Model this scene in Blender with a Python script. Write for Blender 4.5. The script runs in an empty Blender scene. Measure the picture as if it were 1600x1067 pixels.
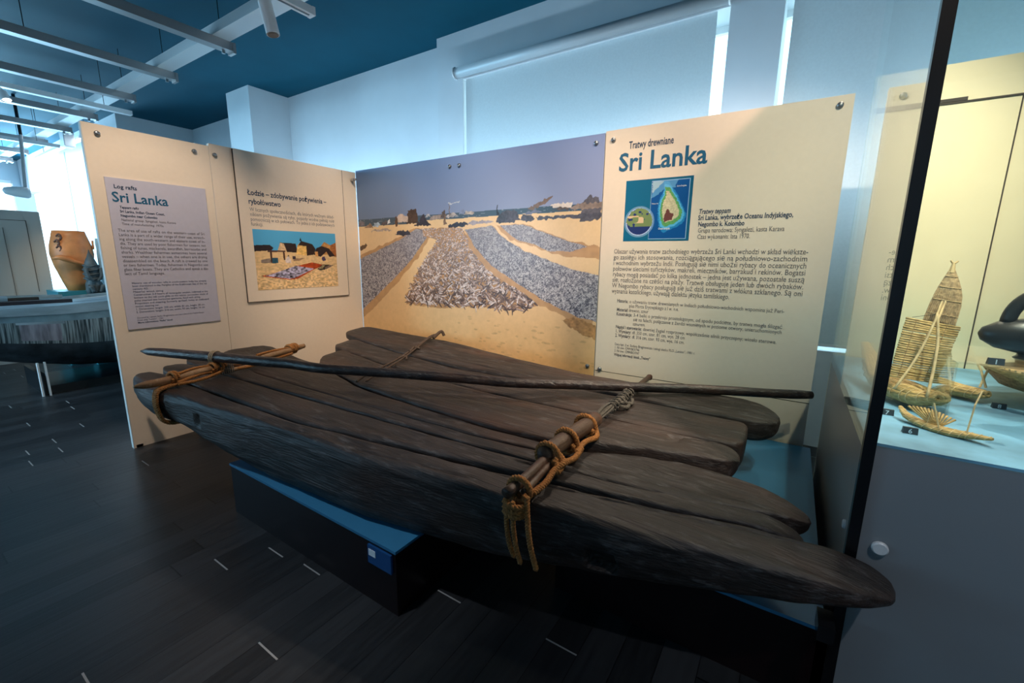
import bpy, bmesh, math, random
import numpy as np
from mathutils import Vector, Matrix, noise
from math import pi, sin, cos, radians, sqrt, atan2

random.seed(7); RNG = np.random.default_rng(11)
SC = bpy.context.scene
COL = SC.collection

# ------------------------------------------------------------------ camera
cam_d = bpy.data.cameras.new('camera'); cam = bpy.data.objects.new('camera', cam_d); COL.objects.link(cam)
cam_d.sensor_width = 36.0; cam_d.lens = 671.7/1600*36; cam_d.clip_start = .05; cam_d.clip_end = 100
_p, _r, _y = radians(10.98), radians(.654), radians(32.79)
_fw = Vector((-sin(_y)*cos(_p), cos(_y)*cos(_p), -sin(_p))); _rt = Vector((cos(_y), sin(_y), 0)); _up = _rt.cross(_fw)
_r2 = _rt*cos(_r)+_up*sin(_r); _u2 = -_rt*sin(_r)+_up*cos(_r)
cam.matrix_world = Matrix(((_r2.x, _u2.x, -_fw.x, 0), (_r2.y, _u2.y, -_fw.y, 0), (_r2.z, _u2.z, -_fw.z, 1.40), (0, 0, 0, 1)))
SC.camera = cam

# ------------------------------------------------------------------ world, lights, exposure
SC.view_settings.view_transform = 'Standard'; SC.view_settings.look = 'None'
SC.view_settings.gamma = 1; SC.view_settings.use_curve_mapping = False
SC.view_settings.exposure = 0.12
W = bpy.data.worlds.new('sky'); SC.world = W; W.use_nodes = True
W.node_tree.nodes['Background'].inputs[0].default_value = (.62, .85, 1.0, 1)
W.node_tree.nodes['Background'].inputs[1].default_value = 3.0

WARM = (1.0, .81, .63); COOL = (.30, .68, 1.0)
def spot(loc, aim, power, col=WARM, deg=70, blend=.7, size=.04):
    l = bpy.data.lights.new('spot_lamp', 'SPOT'); l.energy = power; l.color = col
    l.spot_size = radians(deg); l.spot_blend = blend; l.shadow_soft_size = size
    o = bpy.data.objects.new('spot_lamp', l); COL.objects.link(o); o.location = loc
    o.rotation_euler = (Vector(aim)-Vector(loc)).to_track_quat('-Z', 'Y').to_euler()
    return o
def area(loc, aim, power, sx, sy, col=COOL, spread=180):
    l = bpy.data.lights.new('cool_area', 'AREA'); l.shape = 'RECTANGLE'; l.size = sx; l.size_y = sy
    l.energy = power; l.color = col; l.spread = radians(spread)
    o = bpy.data.objects.new('cool_area', l); COL.objects.link(o); o.location = loc
    o.rotation_euler = (Vector(aim)-Vector(loc)).to_track_quat('-Z', 'Y').to_euler()
    return o
# gallery spots on the ceiling tracks
spot((-2.1, 2.15, 3.35), (-3.91, 2.40, 1.2), 270, deg=58)
spot((-2.5, .8, 3.3), (-3.91, 1.45, 1.0), 150, deg=56)
spot((-1.6, 1.0, 3.4), (-3.0, 3.05, 1.1), 160, deg=58)
spot((-1.0, .7, 3.4), (-1.9, 3.05, 1.2), 190, deg=56)
spot((.9, 1.0, 3.4), (-.45, 3.05, 1.2), 350, deg=64)
spot((.55, 3.3, 3.55), (-.05, 1.65, .5), 190, deg=50)
spot((-1.2, 3.3, 3.55), (-1.5, 1.7, .5), 120, deg=54)
spot((-2.9, 2.9, 3.5), (-2.9, 1.5, .6), 40, deg=50)
spot((.75, 1.75, 2.7), (.62, 2.5, .9), 70, col=(1, .85, .67), deg=110)
spot((1.1, .2, 3.4), (.75, 1.6, .2), 85, col=(.95, .96, 1), deg=52)
spot((-1.5, .20, 3.5), (-1.75, 1.05, .3), 130, col=(.9, .95, 1), deg=34)
spot((-6.3, 1.2, 3.1), (-7.7, 1.7, 1.2), 90, col=(1, .85, .65), deg=40)
spot((-2.3, .3, 3.2), (-3.02, 1.76, 2.88), 9, col=(.95, .97, 1), deg=16)  # unseen lamp added only to brighten the white cylinder spotlight
# daylight: end windows of the hall, a window behind the viewer; unseen cool tubes behind the panels wash the window wall
area((-16.3, 1.1, 1.9), (-8, 1.2, 1.2), 1500, 3.2, 2.2, (.34, .72, 1.0))
area((-11, -4.4, 1.9), (-9, 4, 1.0), 100, 4.0, 1.6)
area((-6.6, -4.4, 1.8), (-5.9, 1, .6), 60, 2.0, 1.4, (.42, .76, 1.0), 60)  # added fill for the far boat's near side; the wall behind has no window
area((-2.0, 3.25, 1.95), (-2.0, 4.0, 2.35), 26, 4.0, .08, (.55, .80, 1.0))
area((-5.6, 3.25, 1.9), (-5.6, 4.0, 2.3), 22, 2.6, .08, (.50, .78, 1.0))
area((1.3, 3.3, 1.95), (1.3, 4.0, 2.35), 9, 1.6, .08, (.55, .80, 1.0))

# ------------------------------------------------------------------ materials
def mat(name, base, rough=.6, metal=0.0, spec=.5, bump=None, nscale=None, var=0.0, stretch=(1, 1, 1), emit=None, alpha=None, transm=0.0, coat=0):
    m = bpy.data.materials.new(name); m.use_nodes = True; nt = m.node_tree; b = nt.nodes['Principled BSDF']
    b.inputs['Base Color'].default_value = (*base, 1); b.inputs['Roughness'].default_value = rough
    b.inputs['Metallic'].default_value = metal; b.inputs['Specular IOR Level'].default_value = spec
    if transm: b.inputs['Transmission Weight'].default_value = transm
    if coat: b.inputs['Coat Weight'].default_value = coat
    if emit:
        b.inputs['Emission Color'].default_value = (*emit[0], 1); b.inputs['Emission Strength'].default_value = emit[1]
    if nscale:
        tc = nt.nodes.new('ShaderNodeTexCoord'); mp = nt.nodes.new('ShaderNodeMapping'); n = nt.nodes.new('ShaderNodeTexNoise')
        mp.inputs['Scale'].default_value = stretch; n.inputs['Scale'].default_value = nscale; n.inputs['Detail'].default_value = 6
        nt.links.new(tc.outputs['Object'], mp.inputs[0]); nt.links.new(mp.outputs[0], n.inputs['Vector'])
        if var:
            r = nt.nodes.new('ShaderNodeValToRGB')
            r.color_ramp.elements[0].position = .3; r.color_ramp.elements[1].position = .72
            r.color_ramp.elements[0].color = (*[c*(1-var) for c in base], 1)
            r.color_ramp.elements[1].color = (*[min(1, c*(1+var)) for c in base], 1)
            nt.links.new(n.outputs['Fac'], r.inputs[0]); nt.links.new(r.outputs[0], b.inputs['Base Color'])
        if bump:
            bp = nt.nodes.new('ShaderNodeBump'); bp.inputs['Strength'].default_value = bump; bp.inputs['Distance'].default_value = .01
            nt.links.new(n.outputs['Fac'], bp.inputs['Height']); nt.links.new(bp.outputs[0], b.inputs['Normal'])
    return m

def wood_mat(name, dark, mid, light, rust, scale=(.9, 13, 13), rough=.5, worn=(.16, .15, .15)):
    m = bpy.data.materials.new(name); m.use_nodes = True; nt = m.node_tree; N = nt.nodes; L = nt.links; b = N['Principled BSDF']
    tc = N.new('ShaderNodeTexCoord'); mp = N.new('ShaderNodeMapping'); mp.inputs['Scale'].default_value = scale
    mp.inputs['Rotation'].default_value = (0, 0, radians(-7)); L.new(tc.outputs['Object'], mp.inputs[0])
    n1 = N.new('ShaderNodeTexNoise'); n1.inputs['Scale'].default_value = 3.0; n1.inputs['Detail'].default_value = 9; n1.inputs['Roughness'].default_value = .62
    L.new(mp.outputs[0], n1.inputs['Vector'])
    r = N.new('ShaderNodeValToRGB'); e = r.color_ramp.elements
    e[0].position = .30; e[0].color = (*dark, 1); e[1].position = .74; e[1].color = (*light, 1)
    x = e.new(.5); x.color = (*mid, 1)
    L.new(n1.outputs['Fac'], r.inputs[0])
    n2 = N.new('ShaderNodeTexNoise'); n2.inputs['Scale'].default_value = 1.6; n2.inputs['Detail'].default_value = 4
    mp2 = N.new('ShaderNodeMapping'); mp2.inputs['Scale'].default_value = (.8, 3, 3); L.new(tc.outputs['Object'], mp2.inputs[0]); L.new(mp2.outputs[0], n2.inputs['Vector'])
    rr = N.new('ShaderNodeValToRGB'); rr.color_ramp.elements[0].position = .52; rr.color_ramp.elements[1].position = .72
    L.new(n2.outputs['Fac'], rr.inputs[0])
    mx = N.new('ShaderNodeMixRGB'); L.new(rr.outputs[0], mx.inputs[0]); L.new(r.outputs[0], mx.inputs[1]); mx.inputs[2].default_value = (*rust, 1)
    # scattered pale scuffs
    n3 = N.new('ShaderNodeTexNoise'); n3.inputs['Scale'].default_value = 26; n3.inputs['Detail'].default_value = 8; n3.inputs['Roughness'].default_value = .7
    mp3 = N.new('ShaderNodeMapping'); mp3.inputs['Scale'].default_value = (.35, 1.4, 1.4); L.new(tc.outputs['Object'], mp3.inputs[0]); L.new(mp3.outputs[0], n3.inputs['Vector'])
    r3 = N.new('ShaderNodeValToRGB'); r3.color_ramp.elements[0].position = .54; r3.color_ramp.elements[1].position = .74
    r3.color_ramp.elements[1].color = (.6, .6, .6, 1)
    L.new(n3.outputs['Fac'], r3.inputs[0])
    mx2 = N.new('ShaderNodeMixRGB'); L.new(r3.outputs[0], mx2.inputs[0]); L.new(mx.outputs[0], mx2.inputs[1]); mx2.inputs[2].default_value = (*worn, 1)
    L.new(mx2.outputs[0], b.inputs['Base Color'])
    bp = N.new('ShaderNodeBump'); bp.inputs['Strength'].default_value = .45; bp.inputs['Distance'].default_value = .010
    mp4 = N.new('ShaderNodeMapping'); mp4.inputs['Scale'].default_value = (scale[0]*1.2, scale[1]*2.9, scale[2]*2.9); mp4.inputs['Rotation'].default_value = (0, 0, radians(-7))
    L.new(tc.outputs['Object'], mp4.inputs[0])
    n4 = N.new('ShaderNodeTexNoise'); n4.inputs['Scale'].default_value = 3.5; n4.inputs['Detail'].default_value = 8; L.new(mp4.outputs[0], n4.inputs['Vector'])
    L.new(n4.outputs['Fac'], bp.inputs['Height']); L.new(bp.outputs[0], b.inputs['Normal'])
    b.inputs['Roughness'].default_value = rough; b.inputs['Specular IOR Level'].default_value = .4
    return m

def glass_mat(name, tint=(.9, .98, .97), gloss=1.0):
    m = bpy.data.materials.new(name); m.use_nodes = True; nt = m.node_tree; N = nt.nodes; L = nt.links
    N.remove(N['Principled BSDF']); out = N['Material Output']
    t = N.new('ShaderNodeBsdfTransparent'); t.inputs[0].default_value = (*tint, 1)
    g = N.new('ShaderNodeBsdfGlossy'); g.inputs['Roughness'].default_value = .01; g.inputs[0].default_value = (gloss, gloss, gloss, 1)
    lw = N.new('ShaderNodeLayerWeight'); lw.inputs[0].default_value = .5; pw = N.new('ShaderNodeMath'); pw.operation = 'POWER'; L.new(lw.outputs['Facing'], pw.inputs[0]); pw.inputs[1].default_value = 3.6
    f = N.new('ShaderNodeMath'); f.operation = 'MULTIPLY_ADD'; L.new(pw.outputs[0], f.inputs[0]); f.inputs[1].default_value = .96; f.inputs[2].default_value = .03
    mx = N.new('ShaderNodeMixShader'); L.new(f.outputs[0], mx.inputs[0]); L.new(t.outputs[0], mx.inputs[1]); L.new(g.outputs[0], mx.inputs[2])
    L.new(mx.outputs[0], out.inputs[0]); return m

def vcol_mat(name, rough=.35, spec=.4):
    m = bpy.data.materials.new(name); m.use_nodes = True; nt = m.node_tree; b = nt.nodes['Principled BSDF']
    a = nt.nodes.new('ShaderNodeVertexColor'); a.layer_name = 'print'; nt.links.new(a.outputs[0], b.inputs['Base Color'])
    b.inputs['Roughness'].default_value = rough; b.inputs['Specular IOR Level'].default_value = spec; return m

M = {}
M['panel'] = mat('cream_board', (.83, .70, .56), .42, nscale=40, var=.015)
M['panel_edge'] = mat('board_edge', (.62, .62, .60), .5)
M['poster'] = mat('lilac_board', (.55, .53, .63), .38, nscale=30, var=.02)
M['wall'] = mat('painted_wall', (.66, .68, .71), .7, nscale=3, var=.03)
M['ceiling'] = mat('teal_ceiling', (.002, .070, .112), .7, spec=.12, nscale=2, var=.08)
M['blind'] = mat('blind_fabric', (.62, .68, .70), .7, nscale=60, var=.03, transm=0)
M['white_metal'] = mat('white_painted_metal', (.75, .75, .76), .35)
M['roller'] = mat('roller_tube_paint', (.42, .44, .46), .45)
M['grey_metal'] = mat('grey_metal', (.42, .40, .40), .35, metal=.6)
M['steel'] = mat('brushed_steel', (.45, .46, .47), .28, metal=.95)
M['stud'] = mat('stud_steel', (.30, .32, .34), .3, metal=.8)
M['black'] = mat('black_frame', (.006, .007, .009), .25)
M['plinth_blue'] = mat('blue_plinth_top', (.032, .175, .33), .38, nscale=20, var=.03)
M['plinth_side'] = mat('dark_red_plinth_side', (.010, .004, .0045), .28, nscale=8, var=.1)
M['case_grey'] = mat('grey_lacquer', (.25, .27, .29), .3, nscale=4, var=.03)
M['case_side'] = mat('grey_lacquer_side', (.26, .25, .24), .33, nscale=4, var=.03, spec=.7, metal=.35)
M['case_floor'] = mat('painted_sea_board', (.20, .42, .62), .5, nscale=6, var=.35)
M['case_back'] = mat('straw_yellow_board', (.72, .64, .42), .5, nscale=6, var=.03)
M['seam'] = mat('seam_shadow_gap', (.05, .04, .03), .8)
M['ink_navy'] = mat('navy_print', (.015, .045, .10), .5)
M['ink_teal'] = mat('teal_print', (.008, .11, .22), .5)
M['ink_grey'] = mat('grey_print', (.13, .12, .13), .5)
M['ink_grey2'] = mat('light_grey_print', (.20, .19, .20), .5)
M['ink_white'] = mat('white_print', (.75, .8, .85), .5)
M['glass'] = glass_mat('clear_glass')
M['acrylic'] = glass_mat('acrylic_sheet', (.93, .97, .98))
M['wood'] = wood_mat('blackened_raft_wood', (.008, .006, .0055), (.018, .013, .012), (.046, .035, .032), (.046, .024, .017), worn=(.15, .145, .15))
M['wood_b'] = wood_mat('brown_black_raft_wood', (.012, .009, .008), (.028, .021, .018), (.062, .047, .041), (.060, .032, .023))
M['pole'] = wood_mat('dark_pole_wood', (.010, .008, .010), (.022, .015, .014), (.05, .032, .026), (.05, .022, .014), scale=(2, 10, 10), rough=.35)
M['stick'] = wood_mat('tan_stick_wood', (.16, .08, .035), (.27, .15, .07), (.38, .24, .13), (.22, .10, .04), scale=(6, 2, 6), rough=.5, worn=(.45, .35, .25))
M['stick_dark'] = wood_mat('brown_stick_wood', (.035, .018, .010), (.07, .038, .024), (.13, .08, .05), (.09, .03, .015), scale=(8, 2, 8), rough=.5, worn=(.2, .15, .11))
M['rope'] = mat('coir_rope', (.36, .145, .035), .85, bump=.6, nscale=150, var=.4)
M['rope_thin'] = mat('brown_cord', (.085, .055, .038), .85, bump=.5, nscale=150, var=.3)
M['twine'] = mat('grey_twine', (.10, .09, .075), .9, bump=.6, nscale=120, var=.4)
M['twine_light'] = mat('pale_twine', (.40, .30, .19), .9)
M['reed'] = mat('dry_reed', (.56, .36, .14), .6, bump=.4, nscale=60, var=.35, stretch=(1, 1, 3))
M['reed_dark'] = mat('dark_reed', (.36, .22, .10), .65, bump=.4, nscale=80, var=.4)
M['reed_tan'] = mat('tan_reed', (.50, .33, .18), .65, bump=.4, nscale=80, var=.35)
M['reed_pale'] = mat('pale_reed', (.72, .50, .26), .6, nscale=50, var=.2)
M['clay'] = mat('black_burnished_clay', (.028, .026, .025), .32, nscale=12, var=.3, bump=.1)
M['tag'] = mat('slate_tag', (.045, .055, .065), .5)
M['label_blue'] = mat('blue_label', (.01, .07, .22), .35)
M['drum'] = mat('orange_clay', (.55, .20, .06), .5, nscale=6, var=.35, bump=.2)
M['drum_dark'] = mat('dark_relief_clay', (.12, .05, .03), .6)
M['statue'] = mat('dark_stone', (.05, .065, .07), .6, nscale=14, var=.4, bump=.5)
M['teal_box'] = mat('teal_plinth', (.03, .22, .27), .5)
M['boat_white'] = mat('weathered_white_paint', (.42, .47, .50), .7, nscale=10, var=.3, stretch=(1, .3, 1))
M['boat_grey'] = mat('grey_blue_paint', (.25, .34, .38), .7, nscale=7, var=.3)
M['boat_bottom'] = mat('dark_tarred_planks', (.035, .045, .055), .7, nscale=8, var=.7, bump=.5)
M['plank_dark'] = mat('dark_plank', (.05, .03, .035), .6)
M['grey_panel'] = mat('grey_info_board', (.46, .44, .40), .6)
M['sky_lamp'] = mat('lit_lamp_face', (1, 1, 1), .5, emit=((.9, .95, 1), 25))

# streaked plank paint of the far boat
def streak_mat():
    m = bpy.data.materials.new('streaked_boat_planking'); m.use_nodes = True; nt = m.node_tree; N = nt.nodes; L = nt.links; b = N['Principled BSDF']
    tc = N.new('ShaderNodeTexCoord'); mp = N.new('ShaderNodeMapping'); mp.inputs['Scale'].default_value = (1, 30, 1.2); mp.inputs['Rotation'].default_value = (radians(12), 0, 0)
    n = N.new('ShaderNodeTexNoise'); n.inputs['Scale'].default_value = 2.5; n.inputs['Detail'].default_value = 6
    r = N.new('ShaderNodeValToRGB'); e = r.color_ramp.elements; e[0].position = .38; e[0].color = (.03, .045, .05, 1); e[1].position = .62; e[1].color = (.42, .46, .46, 1)
    L.new(tc.outputs['Object'], mp.inputs[0]); L.new(mp.outputs[0], n.inputs['Vector']); L.new(n.outputs['Fac'], r.inputs[0]); L.new(r.outputs[0], b.inputs['Base Color'])
    b.inputs['Roughness'].default_value = .8; return m
M['boat_planks'] = streak_mat()

def floor_mat():
    m = bpy.data.materials.new('dark_plank_floor'); m.use_nodes = True; nt = m.node_tree; N = nt.nodes; L = nt.links; b = N['Principled BSDF']
    tc = N.new('ShaderNodeTexCoord'); sx = N.new('ShaderNodeSeparateXYZ'); L.new(tc.outputs['Object'], sx.inputs[0])
    def mth(op, a, bb=None, c=None):
        n = N.new('ShaderNodeMath'); n.operation = op
        for i, v in enumerate((a, bb, c)):
            if v is None: continue
            if isinstance(v, (int, float)): n.inputs[i].default_value = v
            else: L.new(v, n.inputs[i])
        return n.outputs[0]
    u = mth('DIVIDE', sx.outputs[0], .125); row = mth('FLOOR', u); fu = mth('FRACT', u)
    wn = N.new('ShaderNodeTexWhiteNoise'); wn.noise_dimensions = '1D'; L.new(row, wn.inputs['W'])
    v = mth('ADD', mth('DIVIDE', sx.outputs[1], 1.15), mth('MULTIPLY', wn.outputs['Value'], 7.3)); cell = mth('FLOOR', v); fv = mth('FRACT', v)
    gap = mth('LESS_THAN', fu, .022)
    end = mth('LESS_THAN', fv, .0055)
    cv = N.new('ShaderNodeCombineXYZ'); L.new(row, cv.inputs[0]); L.new(cell, cv.inputs[1])
    w2 = N.new('ShaderNodeTexWhiteNoise'); L.new(cv.outputs[0], w2.inputs['Vector'])
    lit = mth('MULTIPLY', end, mth('LESS_THAN', w2.outputs['Value'], .45))  # reflections on some plank ends, painted in as pale dashes
    n = N.new('ShaderNodeTexNoise'); mp = N.new('ShaderNodeMapping'); mp.inputs['Scale'].default_value = (14, 1.2, 1); L.new(tc.outputs['Object'], mp.inputs[0]); L.new(mp.outputs[0], n.inputs['Vector'])
    n.inputs['Scale'].default_value = 4; n.inputs['Detail'].default_value = 7
    val = mth('ADD', mth('MULTIPLY', n.outputs['Fac'], .55), mth('MULTIPLY', w2.outputs['Value'], .55))
    r = N.new('ShaderNodeValToRGB'); e = r.color_ramp.elements; e[0].position = .2; e[0].color = (.010, .011, .013, 1); e[1].position = .85; e[1].color = (.032, .034, .038, 1)
    L.new(val, r.inputs[0])
    m1 = N.new('ShaderNodeMixRGB'); L.new(mth('MAXIMUM', gap, end), m1.inputs[0]); L.new(r.outputs[0], m1.inputs[1]); m1.inputs[2].default_value = (.003, .003, .004, 1)
    m2 = N.new('ShaderNodeMixRGB'); L.new(lit, m2.inputs[0]); L.new(m1.outputs[0], m2.inputs[1]); m2.inputs[2].default_value = (.30, .30, .30, 1)
    L.new(m2.outputs[0], b.inputs['Base Color'])
    L.new(mth('ADD', .28, mth('MULTIPLY', n.outputs['Fac'], .22)), b.inputs['Roughness'])
    b.inputs['Specular IOR Level'].default_value = .35
    bp = N.new('ShaderNodeBump'); bp.inputs['Strength'].default_value = .25; bp.inputs['Distance'].default_value = .004
    L.new(mth('SUBTRACT', n.outputs['Fac'], mth('MULTIPLY', gap, 1.0)), bp.inputs['Height']); L.new(bp.outputs[0], b.inputs['Normal'])
    return m
M['floor'] = floor_mat()

# ------------------------------------------------------------------ mesh helpers
ORIGIN = {}
def link(name, me, m, parent=None, smooth=False):
    if m: me.materials.append(m)
    if smooth: me.polygons.foreach_set('use_smooth', [True]*len(me.polygons))
    o = bpy.data.objects.new(name, me); COL.objects.link(o)
    n = len(me.vertices); co = np.empty(n*3, 'f'); me.vertices.foreach_get('co', co); co = co.reshape(-1, 3)
    if parent is None:
        org = np.array([(co[:, 0].min()+co[:, 0].max())/2, (co[:, 1].min()+co[:, 1].max())/2, co[:, 2].min()])
        o.location = org
    else:
        org = ORIGIN[parent.name]; o.parent = parent
    co -= org.astype('f'); me.vertices.foreach_set('co', co.ravel()); me.update()
    ORIGIN[o.name] = org
    return o
class MB:
    def __init__(s): s.v = []; s.f = []
    def add(s, v, f):
        b = len(s.v); s.v += [tuple(map(float, p)) for p in v]; s.f += [tuple(b+i for i in q) for q in f]; return s
    def box(s, x0, x1, y0, y1, z0, z1):
        return s.add([(x0, y0, z0), (x1, y0, z0), (x1, y1, z0), (x0, y1, z0), (x0, y0, z1), (x1, y0, z1), (x1, y1, z1), (x0, y1, z1)],
                     [(0, 3, 2, 1), (4, 5, 6, 7), (0, 1, 5, 4), (1, 2, 6, 5), (2, 3, 7, 6), (3, 0, 4, 7)])
    def tube(s, pts, r, n=8, cap=True, closed=False, prof=None, up=None):
        P = np.array(pts, float); K = len(P); R = np.broadcast_to(np.array(r, float), (K,))
        if closed: T = np.roll(P, -1, 0)-np.roll(P, 1, 0)
        else: T = np.gradient(P, axis=0)
        T /= np.linalg.norm(T, axis=1)[:, None]+1e-12
        a = np.array(up if up is not None else ((0, 0, 1.) if abs(T[0][2]) < .9 else (1., 0, 0)))
        V = []; u = np.cross(T[0], a); u /= np.linalg.norm(u)
        for i in range(K):
            u = u-T[i]*(u@T[i]); u /= np.linalg.norm(u)+1e-12; w = np.cross(T[i], u)
            for j in range(n):
                an = 2*pi*j/n; V.append(P[i]+R[i]*(u*cos(an)+w*sin(an)))
        F = []
        for i in range(K if closed else K-1):
            for j in range(n):
                i2 = (i+1) % K; F.append((i*n+j, i*n+(j+1) % n, i2*n+(j+1) % n, i2*n+j))
        if cap and not closed: F += [tuple(range(n))[::-1], tuple((K-1)*n+j for j in range(n))]
        return s.add(V, F)
    def cyl(s, a, b, r, n=16, r2=None): return s.tube([a, b], [r, r if r2 is None else r2], n)
    def lathe(s, c, prof, n=24, axis='z', squash=(1, 1)):
        V = []; F = []
        for (r, h) in prof:
            for j in range(n):
                t = 2*pi*j/n; p = (r*cos(t)*squash[0], r*sin(t)*squash[1], h)
                if axis == 'y': p = (p[0], h, p[1])
                if axis == 'x': p = (h, p[0], p[1])
                V.append((c[0]+p[0], c[1]+p[1], c[2]+p[2]))
        K = len(prof)
        for i in range(K-1):
            for j in range(n): F.append((i*n+j, i*n+(j+1) % n, (i+1)*n+(j+1) % n, (i+1)*n+j))
        F += [tuple(range(n))[::-1], tuple((K-1)*n+j for j in range(n))]
        return s.add(V, F)
    def prism(s, poly, z0, z1):
        n = len(poly); V = [(x, y, z0) for x, y in poly]+[(x, y, z1) for x, y in poly]
        return s.add(V, [tuple(range(n))[::-1], tuple(range(n, 2*n))]+[(i, (i+1) % n, n+(i+1) % n, n+i) for i in range(n)])
    def build(s, name, m, parent=None, smooth=False, bevel=0):
        me = bpy.data.meshes.new(name); me.from_pydata(s.v, [], s.f)
        bm = bmesh.new(); bm.from_mesh(me); bmesh.ops.recalc_face_normals(bm, faces=bm.faces)
        if bevel: bmesh.ops.bevel(bm, geom=[e for e in bm.edges], offset=bevel, segments=2, affect='EDGES')
        bm.to_mesh(me); bm.free()
        o = link(name, me, m, parent, smooth)
        if smooth and smooth != True: pass
        return o
def empty(name, loc, label=None, cat=None, group=None):
    o = bpy.data.objects.new(name, None); COL.objects.link(o); o.location = loc; o.empty_display_size = .1
    ORIGIN[o.name] = np.array(loc, float); tag(o, label, cat, group); return o
def tag(o, label=None, cat=None, group=None, kind=None):
    if label: o['label'] = label
    if cat: o['category'] = cat
    if group: o['group'] = group
    if kind: o['kind'] = kind
    return o
def struct(name, mb, m, **k):
    o = mb.build(name, m, **k); o['kind'] = 'structure'; return o
def smoothpath(pts, n):
    P = np.array(pts, float); K = len(P); out = []
    Q = np.vstack([2*P[0]-P[1], P, 2*P[-1]-P[-2]])
    for i in range(n):
        t = i/(n-1)*(K-1); k = min(int(t), K-2); f = t-k
        a, b, c, d = Q[k], Q[k+1], Q[k+2], Q[k+3]
        out.append(.5*((2*b)+(-a+c)*f+(2*a-5*b+4*c-d)*f*f+(-a+3*b-3*c+d)*f**3))
    return np.array(out)
def rope(mb, pts, r=.008, pitch=.035, strands=3, closed=False, ppm=220):
    """twisted rope: strands wound about the path"""
    P = smoothpath(pts, max(8, int(sum(np.linalg.norm(np.diff(np.array(pts, float), axis=0), axis=1))*ppm)))
    T = np.gradient(P, axis=0); T /= np.linalg.norm(T, axis=1)[:, None]+1e-12
    s = np.concatenate([[0], np.cumsum(np.linalg.norm(np.diff(P, axis=0), axis=1))])
    u = np.cross(T[0], (0, 0, 1.) if abs(T[0][2]) < .9 else (1., 0, 0)); u /= np.linalg.norm(u); U = []
    for i in range(len(P)):
        u = u-T[i]*(u@T[i]); u /= np.linalg.norm(u)+1e-12; U.append(u)
    U = np.array(U); Wv = np.cross(T, U)
    for k in range(strands):
        a = 2*pi*(s/pitch+k/strands)
        mb.tube(P+(U*np.cos(a)[:, None]+Wv*np.sin(a)[:, None])*r*.52, r*.58, 6)
    return mb

# ------------------------------------------------------------------ setting
H = 3.70
struct('floor', MB().box(-17.2, 4.2, -5.2, 4.3, -.1, 0), M['floor'])
struct('ceiling', MB().box(-17.2, 4.2, -5.2, 4.3, H, H+.1), M['ceiling'])
# window wall behind the panels, with two tall openings
wb = MB()
wb.box(-3.50, -3.146, 3.87, 4.25, 0, H)
wb.box(-.608, -.258, 3.87, 4.25, 0, H)
wb.box(1.9, 4.2, 3.87, 4.25, 0, H)
for a, b in ((-3.146, -.608), (-.258, 1.9)): wb.box(a, b, 3.87, 4.25, 3.24, H).box(a, b, 3.87, 4.25, 0, .75)
wb.box(-9.8, -3.50, 4.02, 4.25, 0, H)
wb.box(-7.22, -6.60, 3.45, 4.02, 0, H)
struct('wall_back', wb, M['wall'])
wl = MB(); wl.box(-10.0, -9.8, 2.9, 4.25, 0, H)
wl.box(-12.88, -10.0, 2.9, 3.1, 0, H); wl.box(-15.2, -12.96, 2.9, 3.1, 0, H); wl.box(-17.2, -15.2, 2.9, 3.1, 0, .7); wl.box(-17.2, -15.2, 2.9, 3.1, 2.9, H)
wl.box(-12.96, -12.88, 2.9, 3.1, 3.45, H); wl.box(-12.96, -12.88, 2.9, 3.1, 0, .7)
struct('wall_far', wl, M['wall'])
we = MB(); we.box(-17.2, -17.0, -5.2, 3.1, 0, .55); we.box(-17.2, -17.0, -5.2, 3.1, 3.2, H)
for a, b in ((-5.2, -4.2), (-1.6, -1.2), (2.75, 3.1)): we.box(-17.2, -17.0, a, b, .55, 3.2)
struct('wall_left', we, M['wall'])
wf = MB(); wf.box(-17.2, 4.2, -5.2, -5.0, 0, .8); wf.box(-17.2, 4.2, -5.2, -5.0, 2.8, H)
for a, b in ((-17.2, -14.5), (-12, 4.2)): wf.box(a, b, -5.2, -5.0, .8, 2.8)
struct('wall_front', wf, M['wall'])
struct('wall_right', MB().box(4.0, 4.2, -5.0, 3.87, 0, H), M['wall'])
# window frames
def window(n, x0, x1, y, z0, z1, mull=()):
    r = MB(); w = .05
    r.box(x0, x1, y, y+.05, z0, z0+w).box(x0, x1, y, y+.05, z1-w, z1)
    for a in mull: r.box(a-.03, a+.03, y, y+.05, z0+w, z1-w)
    o = struct(f'window_{n}', r, M['white_metal'])
    MB().box(x0, x1, y+.015, y+.022, z0+w, z1-w).build('pane', M['glass'], o)
    return o
window(1, -3.146, -.608, 4.15, .75, 3.24, (-1.9,))
window(2, -.258, 1.9, 4.15, .75, 3.24, (.8,))
w3 = MB(); 
for a, b in ((-4.2, -1.6), (-1.2, 2.75)):
    w3.box(-17.12, -17.07, a, b, .55, .62).box(-17.12, -17.07, a, b, 3.13, 3.2).box(-17.12, -17.07, a, b, 2.25, 2.33)
    for c in np.linspace(a, b, 4)[1:-1]: w3.box(-17.12, -17.07, c-.04, c+.04, .62, 3.13)
struct('window_3', w3, M['white_metal'])

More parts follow.
